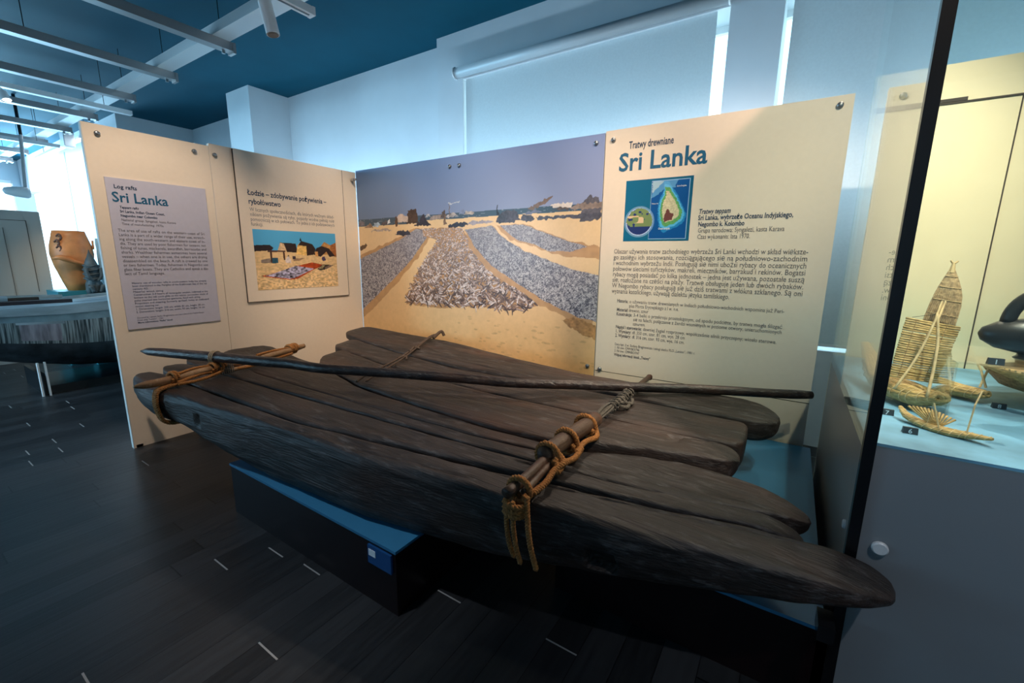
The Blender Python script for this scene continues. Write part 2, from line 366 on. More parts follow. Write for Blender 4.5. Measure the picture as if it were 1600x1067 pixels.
def blind(x0, x1, z0, rx0, rx1, label):
    t = empty('roller_blind', ((x0+x1)/2, 3.9, z0), label, 'blind', None)
    MB().box(x0, x1, 3.895, 3.898, z0, 3.29).build('fabric', M['blind'], t)
    MB().cyl((rx0, 3.815, 3.285), (rx1, 3.815, 3.285), .05, 20).build('roller_tube', M['roller'], t, smooth=True)
    for q in (rx0-.012, rx1): MB().cyl((q, 3.815, 3.285), (q+.012, 3.815, 3.285), .058, 20).build('end_cap', M['white_metal'], t)
    MB().box(x0, x1, 3.888, 3.905, z0-.02, z0).build('hem_bar', M['white_metal'], t)
blind(-3.125, -.70, .80, -3.19, -.615, 'grey roller blind pulled down over the window above the beach mural')
blind(-.205, 1.85, .80, -.24, 1.88, 'grey roller blind on the window right of the bright slit, behind the glass case')

# ------------------------------------------------------------------ printed pictures (flat prints on the boards)
def poly_in(poly, U, V):
    poly = np.array(poly); inside = np.zeros(U.shape, bool); j = len(poly)-1
    for i in range(len(poly)):
        xi, yi = poly[i]; xj, yj = poly[j]
        c = ((yi > V) != (yj > V)) & (U < (xj-xi)*(V-yi)/(yj-yi+1e-12)+xi)
        inside ^= c; j = i
    return inside
def vnoise(U, V, s, seed=0):
    """smooth value noise, cell size s"""
    r = np.random.default_rng(seed); n = 256; G = r.random((n, n))
    x = U/s; y = V/s; xi = np.floor(x).astype(int); yi = np.floor(y).astype(int); fx = x-xi; fy = y-yi
    fx = fx*fx*(3-2*fx); fy = fy*fy*(3-2*fy)
    g = lambda a, b: G[a % n, b % n]
    return (g(xi, yi)*(1-fx)+g(xi+1, yi)*fx)*(1-fy)+(g(xi, yi+1)*(1-fx)+g(xi+1, yi+1)*fx)*fy
def S(*c): return np.array([(v/255)**2.2 for v in c])
def print_grid(name, m, parent, u0, u1, v0, v1, nu, nv, fn, place):
    us = np.linspace(u0, u1, nu); vs = np.linspace(v0, v1, nv); U, V = np.meshgrid(us, vs)
    C = fn(U, V); co = place(U.ravel(), V.ravel())
    idx = np.arange(nu*nv).reshape(nv, nu)
    q = np.stack([idx[:-1, :-1], idx[:-1, 1:], idx[1:, 1:], idx[1:, :-1]], -1).reshape(-1, 4)
    me = bpy.data.meshes.new(name); me.vertices.add(nu*nv); me.vertices.foreach_set('co', co.astype('f').ravel())
    me.loops.add(q.size); me.loops.foreach_set('vertex_index', q.ravel().astype('i'))
    me.polygons.add(len(q)); me.polygons.foreach_set('loop_start', np.arange(0, q.size, 4, dtype='i'))
    me.update(calc_edges=True)
    a = me.color_attributes.new('print', 'FLOAT_COLOR', 'POINT')
    rgba = np.ones((nu*nv, 4), 'f'); rgba[:, :3] = np.clip(C.reshape(-1, 3), 0, 1); a.data.foreach_set('color', rgba.ravel())
    return link(name, me, m, parent)

#@@MURAL
def mural(U, V):
    C = np.zeros(U.shape+(3,))
    t = np.clip((V-1.78)/.48, 0, 1)[..., None]; sx = np.clip((U+3.9)/2.7, 0, 1)[..., None]
    sky = S(104, 126, 160)*(1-t)+S(100, 132, 176)*t
    sky = sky*(1-sx)+(S(150, 160, 196)*(1-t)+S(140, 156, 200)*t)*sx
    C[:] = sky
    hz = 1.775+.012*(U+3.9)/1.3
    sea = (V < hz) & (V > hz-.10)
    n = vnoise(U, V*6, .03, 3)
    C[sea] = (S(70, 88, 104)+(n[sea][:, None] > .86)*S(120, 120, 125))
    sandmask = V < hz-.055+.03*(U+3.2)*(U > -3.2)*0+.012*vnoise(U, V, .12, 4)-.02*(U < -3)
    n1 = vnoise(U, V, .25, 5); n2 = vnoise(U, V, .035, 6); n3 = vnoise(U, V, .012, 7)
    near = np.clip((1.3-V)/1.1, 0, 1)
    sand = S(232, 198, 152)[None, None]*(1-near[..., None])+S(216, 166, 104)[None, None]*near[..., None]
    sand = sand*(1+.10*(n1-.5)+.10*(n2-.5)*(.3+near)+.05*(n3-.5))[..., None]
    C[sandmask] = sand[sandmask]
    def wob(a, s=.012, k=11): return U+s*2*(vnoise(U, V, .05, k)-.5), V+s*2*(vnoise(U, V, .05, k+1)-.5)
    Uw, Vw = wob(0)
    speck = RNG.random(U.shape); sp2 = vnoise(U, V, .009, 9); sp3 = vnoise(U, V, .02, 10)
    def fish(poly, edge=None, shift=0):
        if edge is not None:
            mk = poly_in(edge, Uw, Vw); C[mk] = (S(192, 150, 106)*(1+.2*(n2-.5))[..., None])[mk]
        mk = poly_in(poly, U+.4*(Uw-U), V+.4*(Vw-V)); far = np.clip((V-1.0)/.65, 0, 1)
        a = .45*speck+.35*sp2+.2*sp3
        base = np.where((a > .60)[..., None], S(212, 208, 210), np.where((a > .47)[..., None], S(152, 148, 156), np.where((a > .36)[..., None], S(98, 96, 112), S(52, 52, 66))))
        base = base*(1-.55*far[..., None])+S(150, 146, 156)*.55*far[..., None]
        C[mk] = base[mk]
    S1 = [(-3.07, 1.66), (-2.85, 1.665), (-2.98, 1.53), (-3.12, 1.39), (-3.30, 1.25), (-3.56, 1.07), (-3.95, .80), (-3.95, 1.36), (-3.5, 1.5), (-3.25, 1.58)]
    fish(S1, [(-3.10, 1.665), (-2.83, 1.67), (-2.93, 1.53), (-3.07, 1.38), (-3.24, 1.24), (-3.48, 1.04), (-3.95, .70), (-3.95, 1.40), (-3.5, 1.53), (-3.25, 1.6)])
    S2 = [(-2.98, 1.66), (-2.50, 1.655), (-2.42, 1.53), (-2.22, 1.33), (-1.98, 1.20), (-1.72, 1.03), (-1.90, .965), (-2.30, .965), (-2.8, .93), (-3.22, .935), (-3.24, 1.04), (-3.16, 1.06), (-3.17, 1.13), (-3.10, 1.14), (-3.12, 1.2), (-3.02, 1.3), (-2.90, 1.45), (-2.80, 1.56), (-2.98, 1.60)]
    mk = poly_in(S2, Uw, Vw); C[mk] = (S(184, 140, 96)*(1+.35*(n2-.5))[..., None])[mk]
    r = np.random.default_rng(5); P = np.array(S2)
    cols = [S(214, 200, 196), S(170, 146, 138), S(120, 96, 86), S(74, 58, 56), S(224, 210, 206), S(150, 118, 98), S(96, 74, 66)]
    u1 = U[0]; v1 = V[:, 0]; cand = []
    while len(cand) < 7000:
        a, b = r.uniform(-3.22, -1.72), 1.66-.70*r.random()**1.7; cand.append((a, b))
    cand.sort(key=lambda c: -c[1])
    for a, b in cand:
        if not poly_in(P, np.array([a]), np.array([b]))[0]: continue
        k = np.clip((1.70-b)/.7, .12, 1); ln = .055*k*r.uniform(.4, 1.3); wd = .0076*(.45+.55*k); an = r.choice([-1, 1])*r.uniform(.0, 1.1) if r.random() < .8 else r.uniform(0, pi)
        if r.random() < (.40 if b < 1.25 else .1): continue
        i0, i1 = np.searchsorted(u1, (a-ln, a+ln)); j0, j1 = np.searchsorted(v1, (b-ln, b+ln))
        uu = U[j0:j1, i0:i1]-a; vv = V[j0:j1, i0:i1]-b
        if uu.size == 0: continue
        p = uu*cos(an)+vv*sin(an); q = -uu*sin(an)+vv*cos(an)+8*p*p*r.uniform(-.5, .5)
        e = (p/ln)**2+(q/wd)**2 < 1; c = cols[r.integers(0, 7)]; c = c*(1-.45*(1-k))+S(214, 196, 190)*.45*(1-k)
        blk = C[j0:j1, i0:i1]; sh = (q > wd*.2)[..., None]
        blk[e] = (c*np.where(sh, 1.25, .7))[e]
    S3 = [(-2.47, 1.645), (-2.18, 1.665), (-2.05, 1.56), (-1.86, 1.46), (-1.64, 1.39), (-1.42, 1.32), (-1.19, 1.28), (-1.19, .93), (-1.37, .96), (-1.65, 1.06), (-1.93, 1.20), (-2.18, 1.33), (-2.37, 1.50)]
    fish(S3, [(x+(.0 if i < 7 else -.05), y-(.0 if i < 7 else .03)) for i, (x, y) in enumerate(S3)])
    fish([(-2.10, 1.665), (-1.88, 1.668), (-1.71, 1.61), (-1.50, 1.54), (-1.31, 1.49), (-1.42, 1.455), (-1.64, 1.455), (-1.77, 1.51), (-1.94, 1.55)],
         [(-2.14, 1.665), (-1.88, 1.67), (-1.71, 1.615), (-1.50, 1.545), (-1.19, 1.485), (-1.19, 1.40), (-1.38, 1.40), (-1.64, 1.445), (-1.79, 1.495), (-1.98, 1.54)])
    # wrack, rocks, nets and huts along the beach crest
    def blob(poly, c, j=.25, k=20):
        mk = poly_in(poly, U+.02*(vnoise(U, V, .02, k)-.5), V+.02*(vnoise(U, V, .02, k+1)-.5)); C[mk] = (S(*c)*(1+j*(n3-.5)+j*(n2-.5))[..., None])[mk]
    blob([(-2.13, 1.69), (-2.12, 1.76), (-2.02, 1.785), (-1.93, 1.775), (-1.90, 1.70), (-2.0, 1.68)], (72, 66, 74), .8)
    blob([(-1.90, 1.70), (-1.88, 1.745), (-1.8, 1.74), (-1.76, 1.70), (-1.83, 1.685)], (84, 78, 88), .7)
    blob([(-1.38, 1.67), (-1.36, 1.80), (-1.31, 1.85), (-1.24, 1.84), (-1.21, 1.77), (-1.22, 1.68)], (96, 92, 100), .4)
    blob([(-1.20, 1.70), (-1.20, 1.73), (-1.75, 1.72), (-1.74, 1.695), (-1.5, 1.70)], (84, 82, 92), .5)
    blob([(-1.83, 1.79), (-1.62, 1.87), (-1.60, 1.865), (-1.70, 1.80), (-1.78, 1.775)], (120, 100, 90), .3)
    blob([(-1.86, 1.765), (-1.72, 1.775), (-1.70, 1.755), (-1.84, 1.745)], (110, 116, 140), .3)
    blob([(-1.60, 1.765), (-1.50, 1.80), (-1.46, 1.765)], (110, 92, 84), .5)
    blob([(-1.46, 1.78), (-1.4, 1.80), (-1.20, 1.80), (-1.20, 1.76), (-1.45, 1.76)], (146, 128, 118), .4)
    blob([(-2.135, 1.75), (-2.125, 1.83), (-2.115, 1.83), (-2.11, 1.75)], (40, 36, 40), .1)
    blob([(-2.66, 1.665), (-2.66, 1.685), (-2.55, 1.71), (-2.46, 1.70), (-2.42, 1.68), (-2.5, 1.67)], (52, 52, 66), .5)
    blob([(-2.44, 1.68), (-2.4, 1.71), (-2.22, 1.71), (-2.16, 1.69)], (164, 156, 166), .3)
    blob([(-3.19, 1.71), (-3.17, 1.84), (-3.06, 1.845), (-3.03, 1.72)], (78, 62, 54), .5)
    blob([(-3.32, 1.73), (-3.31, 1.78), (-3.27, 1.815), (-3.17, 1.77), (-3.17, 1.73)], (200, 180, 168), .3)
    blob([(-3.10, 1.69), (-3.02, 1.73), (-2.97, 1.80), (-2.92, 1.73), (-2.87, 1.69)], (60, 56, 66), .5)
    blob([(-3.35, 1.69), (-3.34, 1.79), (-3.32, 1.79), (-3.31, 1.69)], (96, 70, 56), .3)
    blob([(-3.36, 1.62), (-3.28, 1.655), (-3.16, 1.645), (-3.14, 1.61), (-3.25, 1.60)], (62, 64, 78), .4)
    blob([(-3.90, 1.50), (-3.80, 1.535), (-3.78, 1.51), (-3.84, 1.47), (-3.90, 1.46)], (96, 74, 56), .4)
    for a, b, w, h, c in [(-3.62, 1.715, .06, .035, (170, 190, 210)), (-3.5, 1.725, .05, .03, (90, 80, 84)), (-3.74, 1.70, .07, .03, (150, 120, 98)), (-3.86, 1.73, .06, .04, (110, 104, 112)),
                          (-3.44, 1.735, .03, .03, (220, 222, 228)), (-2.80, 1.755, .10, .03, (150, 136, 130)), (-2.72, 1.77, .03, .05, (90, 78, 74)), (-2.62, 1.765, .08, .025, (176, 166, 164)),
                          (-2.50, 1.79, .03, .03, (120, 130, 160)), (-2.42, 1.78, .06, .02, (188, 176, 168)), (-2.70, 1.72, .02, .06, (120, 96, 80)), (-2.90, 1.775, .03, .02, (200, 196, 200)), (-3.55, 1.66, .16, .02, (180, 160, 150))]:
        blob([(a-w, b-h/2), (a-w*.5, b+h*.6), (a+w*.4, b+h), (a+w, b-h/3)], c, .5)
    blob([(-2.66, 1.875), (-2.52, 1.885), (-2.52, 1.875), (-2.66, 1.865)], (190, 196, 206), .1)
    blob([(-2.65, 1.76), (-2.65, 1.87), (-2.64, 1.87), (-2.64, 1.76)], (120, 110, 106), .1)
    blob([(-1.62, 1.79), (-1.60, 1.81), (-1.44, 1.81), (-1.45, 1.775)], (226, 214, 206), .2)
    # sand scarp and footprints, lower right
    blob([(-1.50, .93), (-1.36, .955), (-1.20, .90), (-1.20, .80), (-1.30, .82), (-1.42, .87)], (176, 132, 84), .5)
    for _ in range(120):
        a, b = r.uniform(-2.6, -1.2), r.uniform(.3, .88)
        e = ((U-a)/r.uniform(.01, .03))**2+((V-b)/.008)**2 < 1; C[e] = C[e]*r.uniform(.78, .92)
    return C

def beach_photo(U, V):
    u = (U-1.957)/(2.752-1.957); v = (V-1.10)/(1.618-1.10)
    C = np.zeros(U.shape+(3,)); C[:] = S(70, 150, 205)*(1-v[..., None])+S(86, 176, 226)*v[..., None]
    n = vnoise(u, v, .02, 31); n2 = vnoise(u, v, .05, 32)
    sd = v < .66; g = np.clip((.66-v)/.66, 0, 1)
    sand = (S(226, 190, 140)*(1+(n-.5)*(.1+.9*g))[..., None]+.12*(n2-.5)[..., None]*g[..., None]); C[sd] = sand[sd]
    def pg(P, c, j=.3):
        mk = poly_in(P, u, v); C[mk] = (S(*c)*(1+j*(n-.5)*2)[..., None])[mk]
    pg([(0, .74), (.17, .755), (.21, .70), (.18, .66), (0, .64)], (44, 36, 40))
    pg([(.25, .65), (.29, .80), (.36, .78), (.37, .65)], (214, 180, 140)); pg([(.28, .80), (.47, .79), (.49, .63), (.36, .64), (.33, .78)], (48, 38, 38))
    pg([(.47, .60), (.49, .76), (.53, .82), (.60, .76), (.62, .58)], (236, 190, 112)); pg([(.50, .76), (.54, .84), (.68, .79), (.72, .70), (.69, .60), (.60, .58), (.60, .75)], (52, 38, 34))
    pg([(.78, .74), (.84, .84), (.92, .78), (.96, .70), (.94, .6), (.80, .6)], (196, 142, 84)); pg([(.92, .78), (1.01, .84), (1.01, .56), (.93, .58)], (170, 104, 60))
    pg([(.69, .60), (.73, .72), (.80, .76), (.90, .72), (.98, .58), (.90, .56), (.86, .66), (.78, .56)], (50, 40, 42)); pg([(.71, .57), (.71, .66), (.745, .66), (.745, .57)], (210, 150, 90))
    pg([(.14, .66), (.34, .665), (.34, .64), (.14, .63)], (84, 60, 56)); pg([(.165, .64), (.185, .64), (.185, .45), (.165, .45)], (70, 44, 36)); pg([(.31, .64), (.33, .64), (.335, .50), (.315, .50)], (70, 44, 36))
    pg([(.18, .54), (.25, .54), (.25, .45), (.18, .44)], (40, 82, 104)); pg([(.06, .50), (.16, .53), (.17, .45), (.06, .45)], (140, 124, 112))
    pg([(.33, .50), (.37, .58), (.40, .50), (.40, .45), (.34, .45)], (212, 196, 190)); pg([(.36, .57), (.375, .59), (.385, .56)], (20, 16, 18)); pg([(.42, .57), (.46, .57), (.46, .51), (.42, .51)], (60, 50, 60))
    pg([(.46, .53), (.58, .54), (.50, .49), (.42, .49)], (150, 120, 96)); pg([(.80, .56), (.83, .57), (.85, .50), (.81, .48), (.79, .52)], (70, 60, 96))
    pg([(.04, .235), (.10, .215), (.35, .16), (.46, .165), (.68, .33), (.82, .41), (.66, .46), (.46, .395), (.13, .255)], (176, 72, 34), .5)
    pg([(.09, .235), (.36, .175), (.42, .18), (.68, .345), (.45, .40), (.18, .27)], (150, 146, 170), 1.2)
    pg([(.72, .335), (.80, .42), (.90, .42), (.82, .32), (.76, .31)], (60, 52, 44), .6); pg([(.74, .345), (.79, .405), (.83, .405), (.79, .34)], (150, 136, 104), .5)
    pg([(.84, .33), (.95, .40), (.90, .41), (.82, .36)], (120, 100, 90), .3)
    pg([(.52, .84), (.535, .90), (.55, .83)], (40, 30, 30))
    return C
def island_map(U, V):
    u = (U+1.038)/.438; v = (V-1.525)/.405
    C = np.zeros(U.shape+(3,)); C[:] = S(20, 104, 140)*(1-u[..., None]*.2)
    n = vnoise(u, v, .04, 41); n2 = vnoise(u, v, .015, 42)
    mp = (u > .40) & (u < .955) & (v > .03) & (v < .965); ins = (u > .407) & (u < .948) & (v > .04) & (v < .955)
    C[mp] = S(150, 190, 225); C[ins] = S(8, 82, 148)
    isl = [(.60, .86), (.66, .85), (.72, .76), (.78, .66), (.84, .54), (.88, .44), (.86, .35), (.78, .28), (.70, .25), (.64, .22), (.59, .27), (.56, .38), (.55, .50), (.56, .62), (.60, .72), (.61, .80)]
    P = np.array(isl); c0 = P.mean(0)
    uw = u+.02*(n2-.5); vw = v+.02*(n-.5)
    for k, c in ((1.28, (40, 130, 190)), (1.14, (90, 180, 225))):
        mk = poly_in((P-c0)*k+c0, uw, vw) & ins; C[mk] = S(*c)
    sh = ins & poly_in([(.41, .96), (.80, .96), (.74, .84), (.60, .84), (.50, .74), (.41, .70)], uw, vw); C[sh] = C[sh]*.45+S(110, 180, 225)*.55
    pen = ins & poly_in([(.41, .96), (.58, .95), (.50, .86), (.43, .78), (.41, .78)], uw, vw); C[pen] = S(160, 190, 205)
    for k, c in ((1.0, (96, 160, 96)), (.78, (206, 196, 160))):
        mk = poly_in((P-c0)*k+c0, uw, vw) & ins; C[mk] = (S(*c)*(1+.4*(n2-.5))[..., None])[mk]
    mk = poly_in([(.66, .52), (.70, .46), (.76, .42), (.74, .34), (.68, .32), (.62, .30), (.62, .40)], uw, vw); C[mk] = S(112, 66, 62)
    d = np.hypot((u-.24)/1.0, (v-.32)*.92)
    gl = d < .235; C[gl] = S(150, 190, 225)*.5+C[gl]*.5
    gb = d < .205; C[gb] = S(40, 56, 110); rim = (d < .208) & (d > .195); C[rim] = S(190, 205, 240)
    ln = gb & (n*.6+vnoise(u, v, .12, 43)*.8 > .70) & (v > .24); C[ln] = S(120, 140, 90)
    ln2 = gb & (vnoise(u, v, .09, 44) > .5) & (v > .30) & (v < .42) & (u < .33); C[ln2] = S(220, 190, 150)
    return C
#@@END

# ------------------------------------------------------------------ exhibition panels
GAP = .004
def left_place(x):  # board facing +x: u runs along +y
    return lambda u, v: np.stack([np.full_like(u, x), u, v], 1)
def back_place(y):
    return lambda u, v: np.stack([u, np.full_like(u, y), v], 1)
def text_mesh(lines, frame, name, m, parent):
    """lines: (string, u, v, size, width or None, bold, italic). frame 'L' left boards, 'B' back boards"""
    bm = bmesh.new()
    for st, u, v, size, width, bold, ital in lines:
        c = bpy.data.curves.new('t', 'FONT'); c.body = st; c.size = size; c.resolution_u = 2; c.offset = size*(.018 if bold else 0); c.shear = .22 if ital else 0
        ob = bpy.data.objects.new('t', c); COL.objects.link(ob)
        dg = bpy.context.evaluated_depsgraph_get(); me = bpy.data.meshes.new_from_object(ob.evaluated_get(dg))
        bpy.data.objects.remove(ob); bpy.data.curves.remove(c)
        n = len(me.vertices)
        if n:
            co = np.empty(n*3, 'f'); me.vertices.foreach_get('co', co); co = co.reshape(-1, 3)
            if width: co[:, 0] *= width/max(1e-6, co[:, 0].max())
            X = np.empty_like(co); s, (off) = frame
            if s == 'L': X[:, 0] = off; X[:, 1] = u+co[:, 0]; X[:, 2] = v+co[:, 1]
            else: X[:, 0] = u+co[:, 0]; X[:, 1] = off; X[:, 2] = v+co[:, 1]
            me.vertices.foreach_set('co', X.ravel()); bm.from_mesh(me)
        bpy.data.meshes.remove(me)
    me = bpy.data.meshes.new(name); bm.to_mesh(me); bm.free()
    return link(name, me, m, parent)
def stud(frame, u, v, parent):
    s, off = frame; r = .016; pr = [(r, 0), (r, .010), (r*.8, .015), (r*.3, .017)]
    if s == 'L': mb = MB().lathe((off, u, v), [(a, h) for a, h in pr], 16, 'x')
    else: mb = MB().lathe((u, off, v), [(a, -h) for a, h in pr], 16, 'y')
    mb.build('stud', M['stud'], parent, smooth=True)

# left end panel with the lilac poster
pA = empty('exhibition_board', (-3.93, 1.34, 0), 'cream display panel at the left end, carrying the lilac English poster', 'panel')
MB().box(-3.945, -3.91, .980, 1.698, 0, 2.225).build('board', M['panel'], pA)
MB().box(-3.945, -3.91, .974, .980, 0, 2.225).build('edge_trim', M['panel_edge'], pA)
MB().box(-3.96, -3.91, .99, 1.03, 0, .02).build('foot', M['white_metal'], pA)
for u, v in ((1.049, 2.166), (1.597, 2.165)): stud(('L', -3.91), u, v, pA)
pB = empty('exhibition_board', (-3.93, 2.37, 0), 'cream display panel in the inner left corner, behind the board with the beach hut photo', 'panel')
MB().box(-3.945, -3.91, 1.702, 3.045, 0, 2.245).build('board', M['panel'], pB)
stud(('L', -3.91), 1.735, 2.165, pB)
mb = MB().cyl((-3.86, 2.99, 2.165), (-3.90, 2.99, 2.165), .014, 12).box(-3.90, -3.83, 2.985, 3.0, 2.158, 2.172); mb.build('corner_clip', M['steel'], pB)
# lilac poster
ps = empty('poster', (-3.905, 1.34, .87), 'lilac poster board headed Sri Lanka with English text on log rafts', 'poster')
MB().box(-3.91, -3.900, 1.048, 1.638, .872, 1.900).build('board', M['poster'], ps)
PF = ('L', -3.8985)
text_mesh([('Log rafts', 1.088, 1.833, .036, .125, True, False)], PF, 'subtitle_lettering', M['ink_navy'], ps)
text_mesh([('Sri Lanka', 1.070, 1.745, .092, .315, True, False)], PF, 'title_lettering', M['ink_teal'], ps)
text_mesh([('Teppam rafts', 1.102, 1.703, .024, .105, True, True), ('Sri Lanka, Indian Ocean Coast,', 1.102, 1.676, .024, .252, True, False), ('Negombo near Colombo', 1.102, 1.648, .024, .205, True, False)], PF, 'heading_lettering', M['ink_navy'], ps)
text_mesh([('National group: Syngalezi, kasta Karava', 1.102, 1.620, .023, .315, False, False), ('Time of manufacturing: 1970s', 1.102, 1.593, .023, .235, False, False)], PF, 'caption_lettering', M['ink_grey'], ps)
bl = ['The area of use of rafts on the western coast of Sri', 'Lanka is a part of a wider range of their use, stretch-', 'ing along the south-western and eastern coast of In-', 'dia. They are used by poor fishermen for oceanic net', 'fishing of tunas, mackerels, swordfish, barracudas and', 'sharks. Wealthier fishermen sometimes have several', 'vessels \u2013 when one is in use, the others are drying', 'disassembled on the beach. A raft is crewed by one', 'or two fishermen. Today, fishermen in Negombo use', 'glass fiber boats. They are Catholics and speak a dia-', 'lect of Tamil language.']
text_mesh([(t, 1.075, 1.548-.0295*i, .028, .52 if i < 10 else .23, False, False) for i, t in enumerate(bl)], PF, 'body_lettering', M['ink_grey'], ps)
fl = [('History: use of wooden rafts in south-eastern India has already', .465), ('been mentioned in the Periplus of the Erythraean Sea of the 1st', .465), ('century AD.', .09), ('Material: wood, string', .175), ('Construction: 3-4 beams of rectangular section, indented at the', .465), ('bottom so the raft could glide on the waves; connection made of', .465), ('poles inserted into horizontal apertures, fixed with string.', .41), ('Propulsion and steering: formerly spritsail, today an outboard', .465), ('motor; steering oar.', .14), ('1. Dimensions: length: 350 cm, width: 81 cm, height: 28 cm', .43), ('2. Dimensions: length: 316 cm, width: 93 cm, height: 16 cm', .43)]
text_mesh([(t, 1.105, 1.190-.0205*i, .0195, w, False, False) for i, (t, w) in enumerate(fl)], PF, 'notes_lettering', M['ink_navy'], ps)
text_mesh([('Donated by captain Stefan Braginewicz and the crew of the Polish Ocean', 1.105, .945, .015, .42, False, False), ('Lines ship "Lenino", 1981', 1.105, .928, .015, .15, False, False), ('More information: "Rafts" kiosk', 1.105, .910, .016, .21, True, False)], PF, 'credit_lettering', M['ink_navy'], ps)
# board with beach-hut photo
pc = empty('photo_board', (-3.9, 2.37, 1.0), 'cream board with a Polish heading above a small photo of beach huts', 'board')
MB().box(-3.91, -3.895, 1.868, 2.872, 1.003, 2.240).build('board', M['panel'], pc)
MB().box(-3.9105, -3.8952, 1.865, 1.868, 1.003, 2.240).box(-3.9105, -3.8952, 2.872, 2.877, 1.003, 2.240).box(-3.9105, -3.8952, 1.865, 2.877, .998, 1.003).build('board_edge', M['seam'], pc)
CF = ('L', -3.8935)
for ln in [('\u0141odzie \u2013 zdobywanie po\u017cywienia \u2013', 1.948, 1.895, .064, .73, True, False), ('rybo\u0142\u00f3wstwo', 1.948, 1.823, .064, .275, True, False)]: text_mesh([ln], CF, 'heading_lettering', M['ink_navy'], pc)
text_mesh([('W licznych spo\u0142eczno\u015bciach, dla kt\u00f3rych wa\u017cnym sk\u0142ad-', 1.952, 1.765, .043, .80, False, False), ('nikiem po\u017cywienia s\u0105 ryby, pojazdy wodne pe\u0142ni\u0105 rol\u0119', 1.952, 1.725, .043, .80, False, False), ('pomocnicz\u0105 w ich po\u0142owach. To jedna z ich podstawowych', 1.952, 1.685, .043, .80, False, False), ('funkcji.', 1.952, 1.645, .043, .10, False, False)], CF, 'body_lettering', M['ink_grey2'], pc)
print_grid('photograph', vcol_mat('beach_hut_print'), pc, 1.957, 2.752, 1.10, 1.618, 240, 160, beach_photo, left_place(-3.893))

# mural panel
pm = empty('mural_board', (-2.55, 3.06, 0), 'panel printed with a large beach photo of fish drying in rows on sand', 'panel')
MB().box(-3.905, -1.209, 3.0495, 3.085, 0, 2.262).build('board', M['panel_edge'], pm)
print_grid('mural_print', vcol_mat('fish_beach_print', .30, .5), pm, -3.905, -1.209, .30, 2.262, 680, 500, mural, back_place(3.048))
for u, v in ((-2.631, 2.179), (-2.523, 2.179), (-1.272, 2.203), (-1.262, .585)): stud(('B', 3.048), u, v, pm)
# right panel
pr = empty('exhibition_board', (-.52, 3.06, 0), 'cream display panel on the right headed Sri Lanka in Polish with a blue island map', 'panel')
MB().box(-1.203, .168, 3.048, 3.085, .562, 2.272).build('board', M['panel'], pr)
MB().box(-1.203, .168, 3.050, 3.085, 0, .556).build('lower_board', M['panel'], pr)
MB().box(-1.203, .168, 3.056, 3.080, .556, .562).build('seam', M['seam'], pr)
for u, v in ((-1.146, 2.208), (.109, 2.222), (-1.161, .575), (-.80, .56)): stud(('B', 3.047), u, v, pr)
RF = ('B', 3.0462)
text_mesh([('Tratwy drewniane', -1.034, 2.138, .066, .292, True, False)], RF, 'subtitle_lettering', M['ink_navy'], pr)
text_mesh([('Sri Lanka', -1.100, 1.998, .165, .570, True, False)], RF, 'title_lettering', M['ink_teal'], pr)
print_grid('island_map', vcol_mat('map_print'), pr, -1.038, -.600, 1.525, 1.930, 200, 190, island_map, back_place(3.0465))
for ln in [('Zatoka Bengalska', -.70, 1.868, .014, .06, False, False), ('Cie\u015bnina Palk', -.855, 1.765, .012, .045, False, False), ('Ocean Indyjski', -.80, 1.60, .018, .075, True, False)]: text_mesh([ln], ('B', 3.0455), 'map_lettering', M['ink_white'], pr)
text_mesh([('Tratwy teppam', -.553, 1.690, .044, .185, True, True), ('Sri Lanka, wybrze\u017ce Oceanu Indyjskiego,', -.553, 1.652, .044, .515, True, False), ('Negombo k. Kolombo', -.550, 1.612, .044, .265, True, False)], RF, 'heading_lettering', M['ink_navy'], pr)
text_mesh([('Grupa narodowa: Syngalezi, kasta Karava', -.548, 1.574, .042, .475, False, False), ('Czas wykonania: lata 1970.', -.548, 1.535, .042, .30, False, False)], RF, 'caption_lettering', M['ink_grey'], pr)
bl = ['Obszar u\u017cywania tratw zachodniego wybrze\u017ca Sri Lanki wchodzi w sk\u0142ad wi\u0119ksze-', 'go zasi\u0119gu ich stosowania, rozci\u0105gaj\u0105cego si\u0119 na po\u0142udniowo-zachodnim', 'i wschodnim wybrze\u017cu Indii. Pos\u0142uguj\u0105 si\u0119 nimi ubo\u017csi rybacy do oceanicznych', 'po\u0142ow\u00f3w sieciami tu\u0144czyk\u00f3w, makreli, miecznik\u00f3w, barrakud i rekin\u00f3w. Bogatsi', 'rybacy mog\u0105 posiada\u0107 po kilka jednostek \u2013 jedna jest u\u017cywana, pozosta\u0142e susz\u0105', 'si\u0119, roz\u0142o\u017cone na cz\u0119\u015bci na pla\u017cy. Tratw\u0119 obs\u0142uguje jeden lub dw\u00f3ch rybak\u00f3w.', 'W Negombo rybacy pos\u0142uguj\u0105 si\u0119 ju\u017c dzi\u015b tratwami z w\u0142\u00f3kna szklanego. S\u0105 oni', 'wyznania katolickiego, u\u017cywaj\u0105 dialektu j\u0119zyka tamilskiego.']
text_mesh([(t, -1.100, 1.440-.0402*i, .047, 1.158 if i < 7 else .775, False, False) for i, t in enumerate(bl)], RF, 'body_lettering', M['ink_grey'], pr)
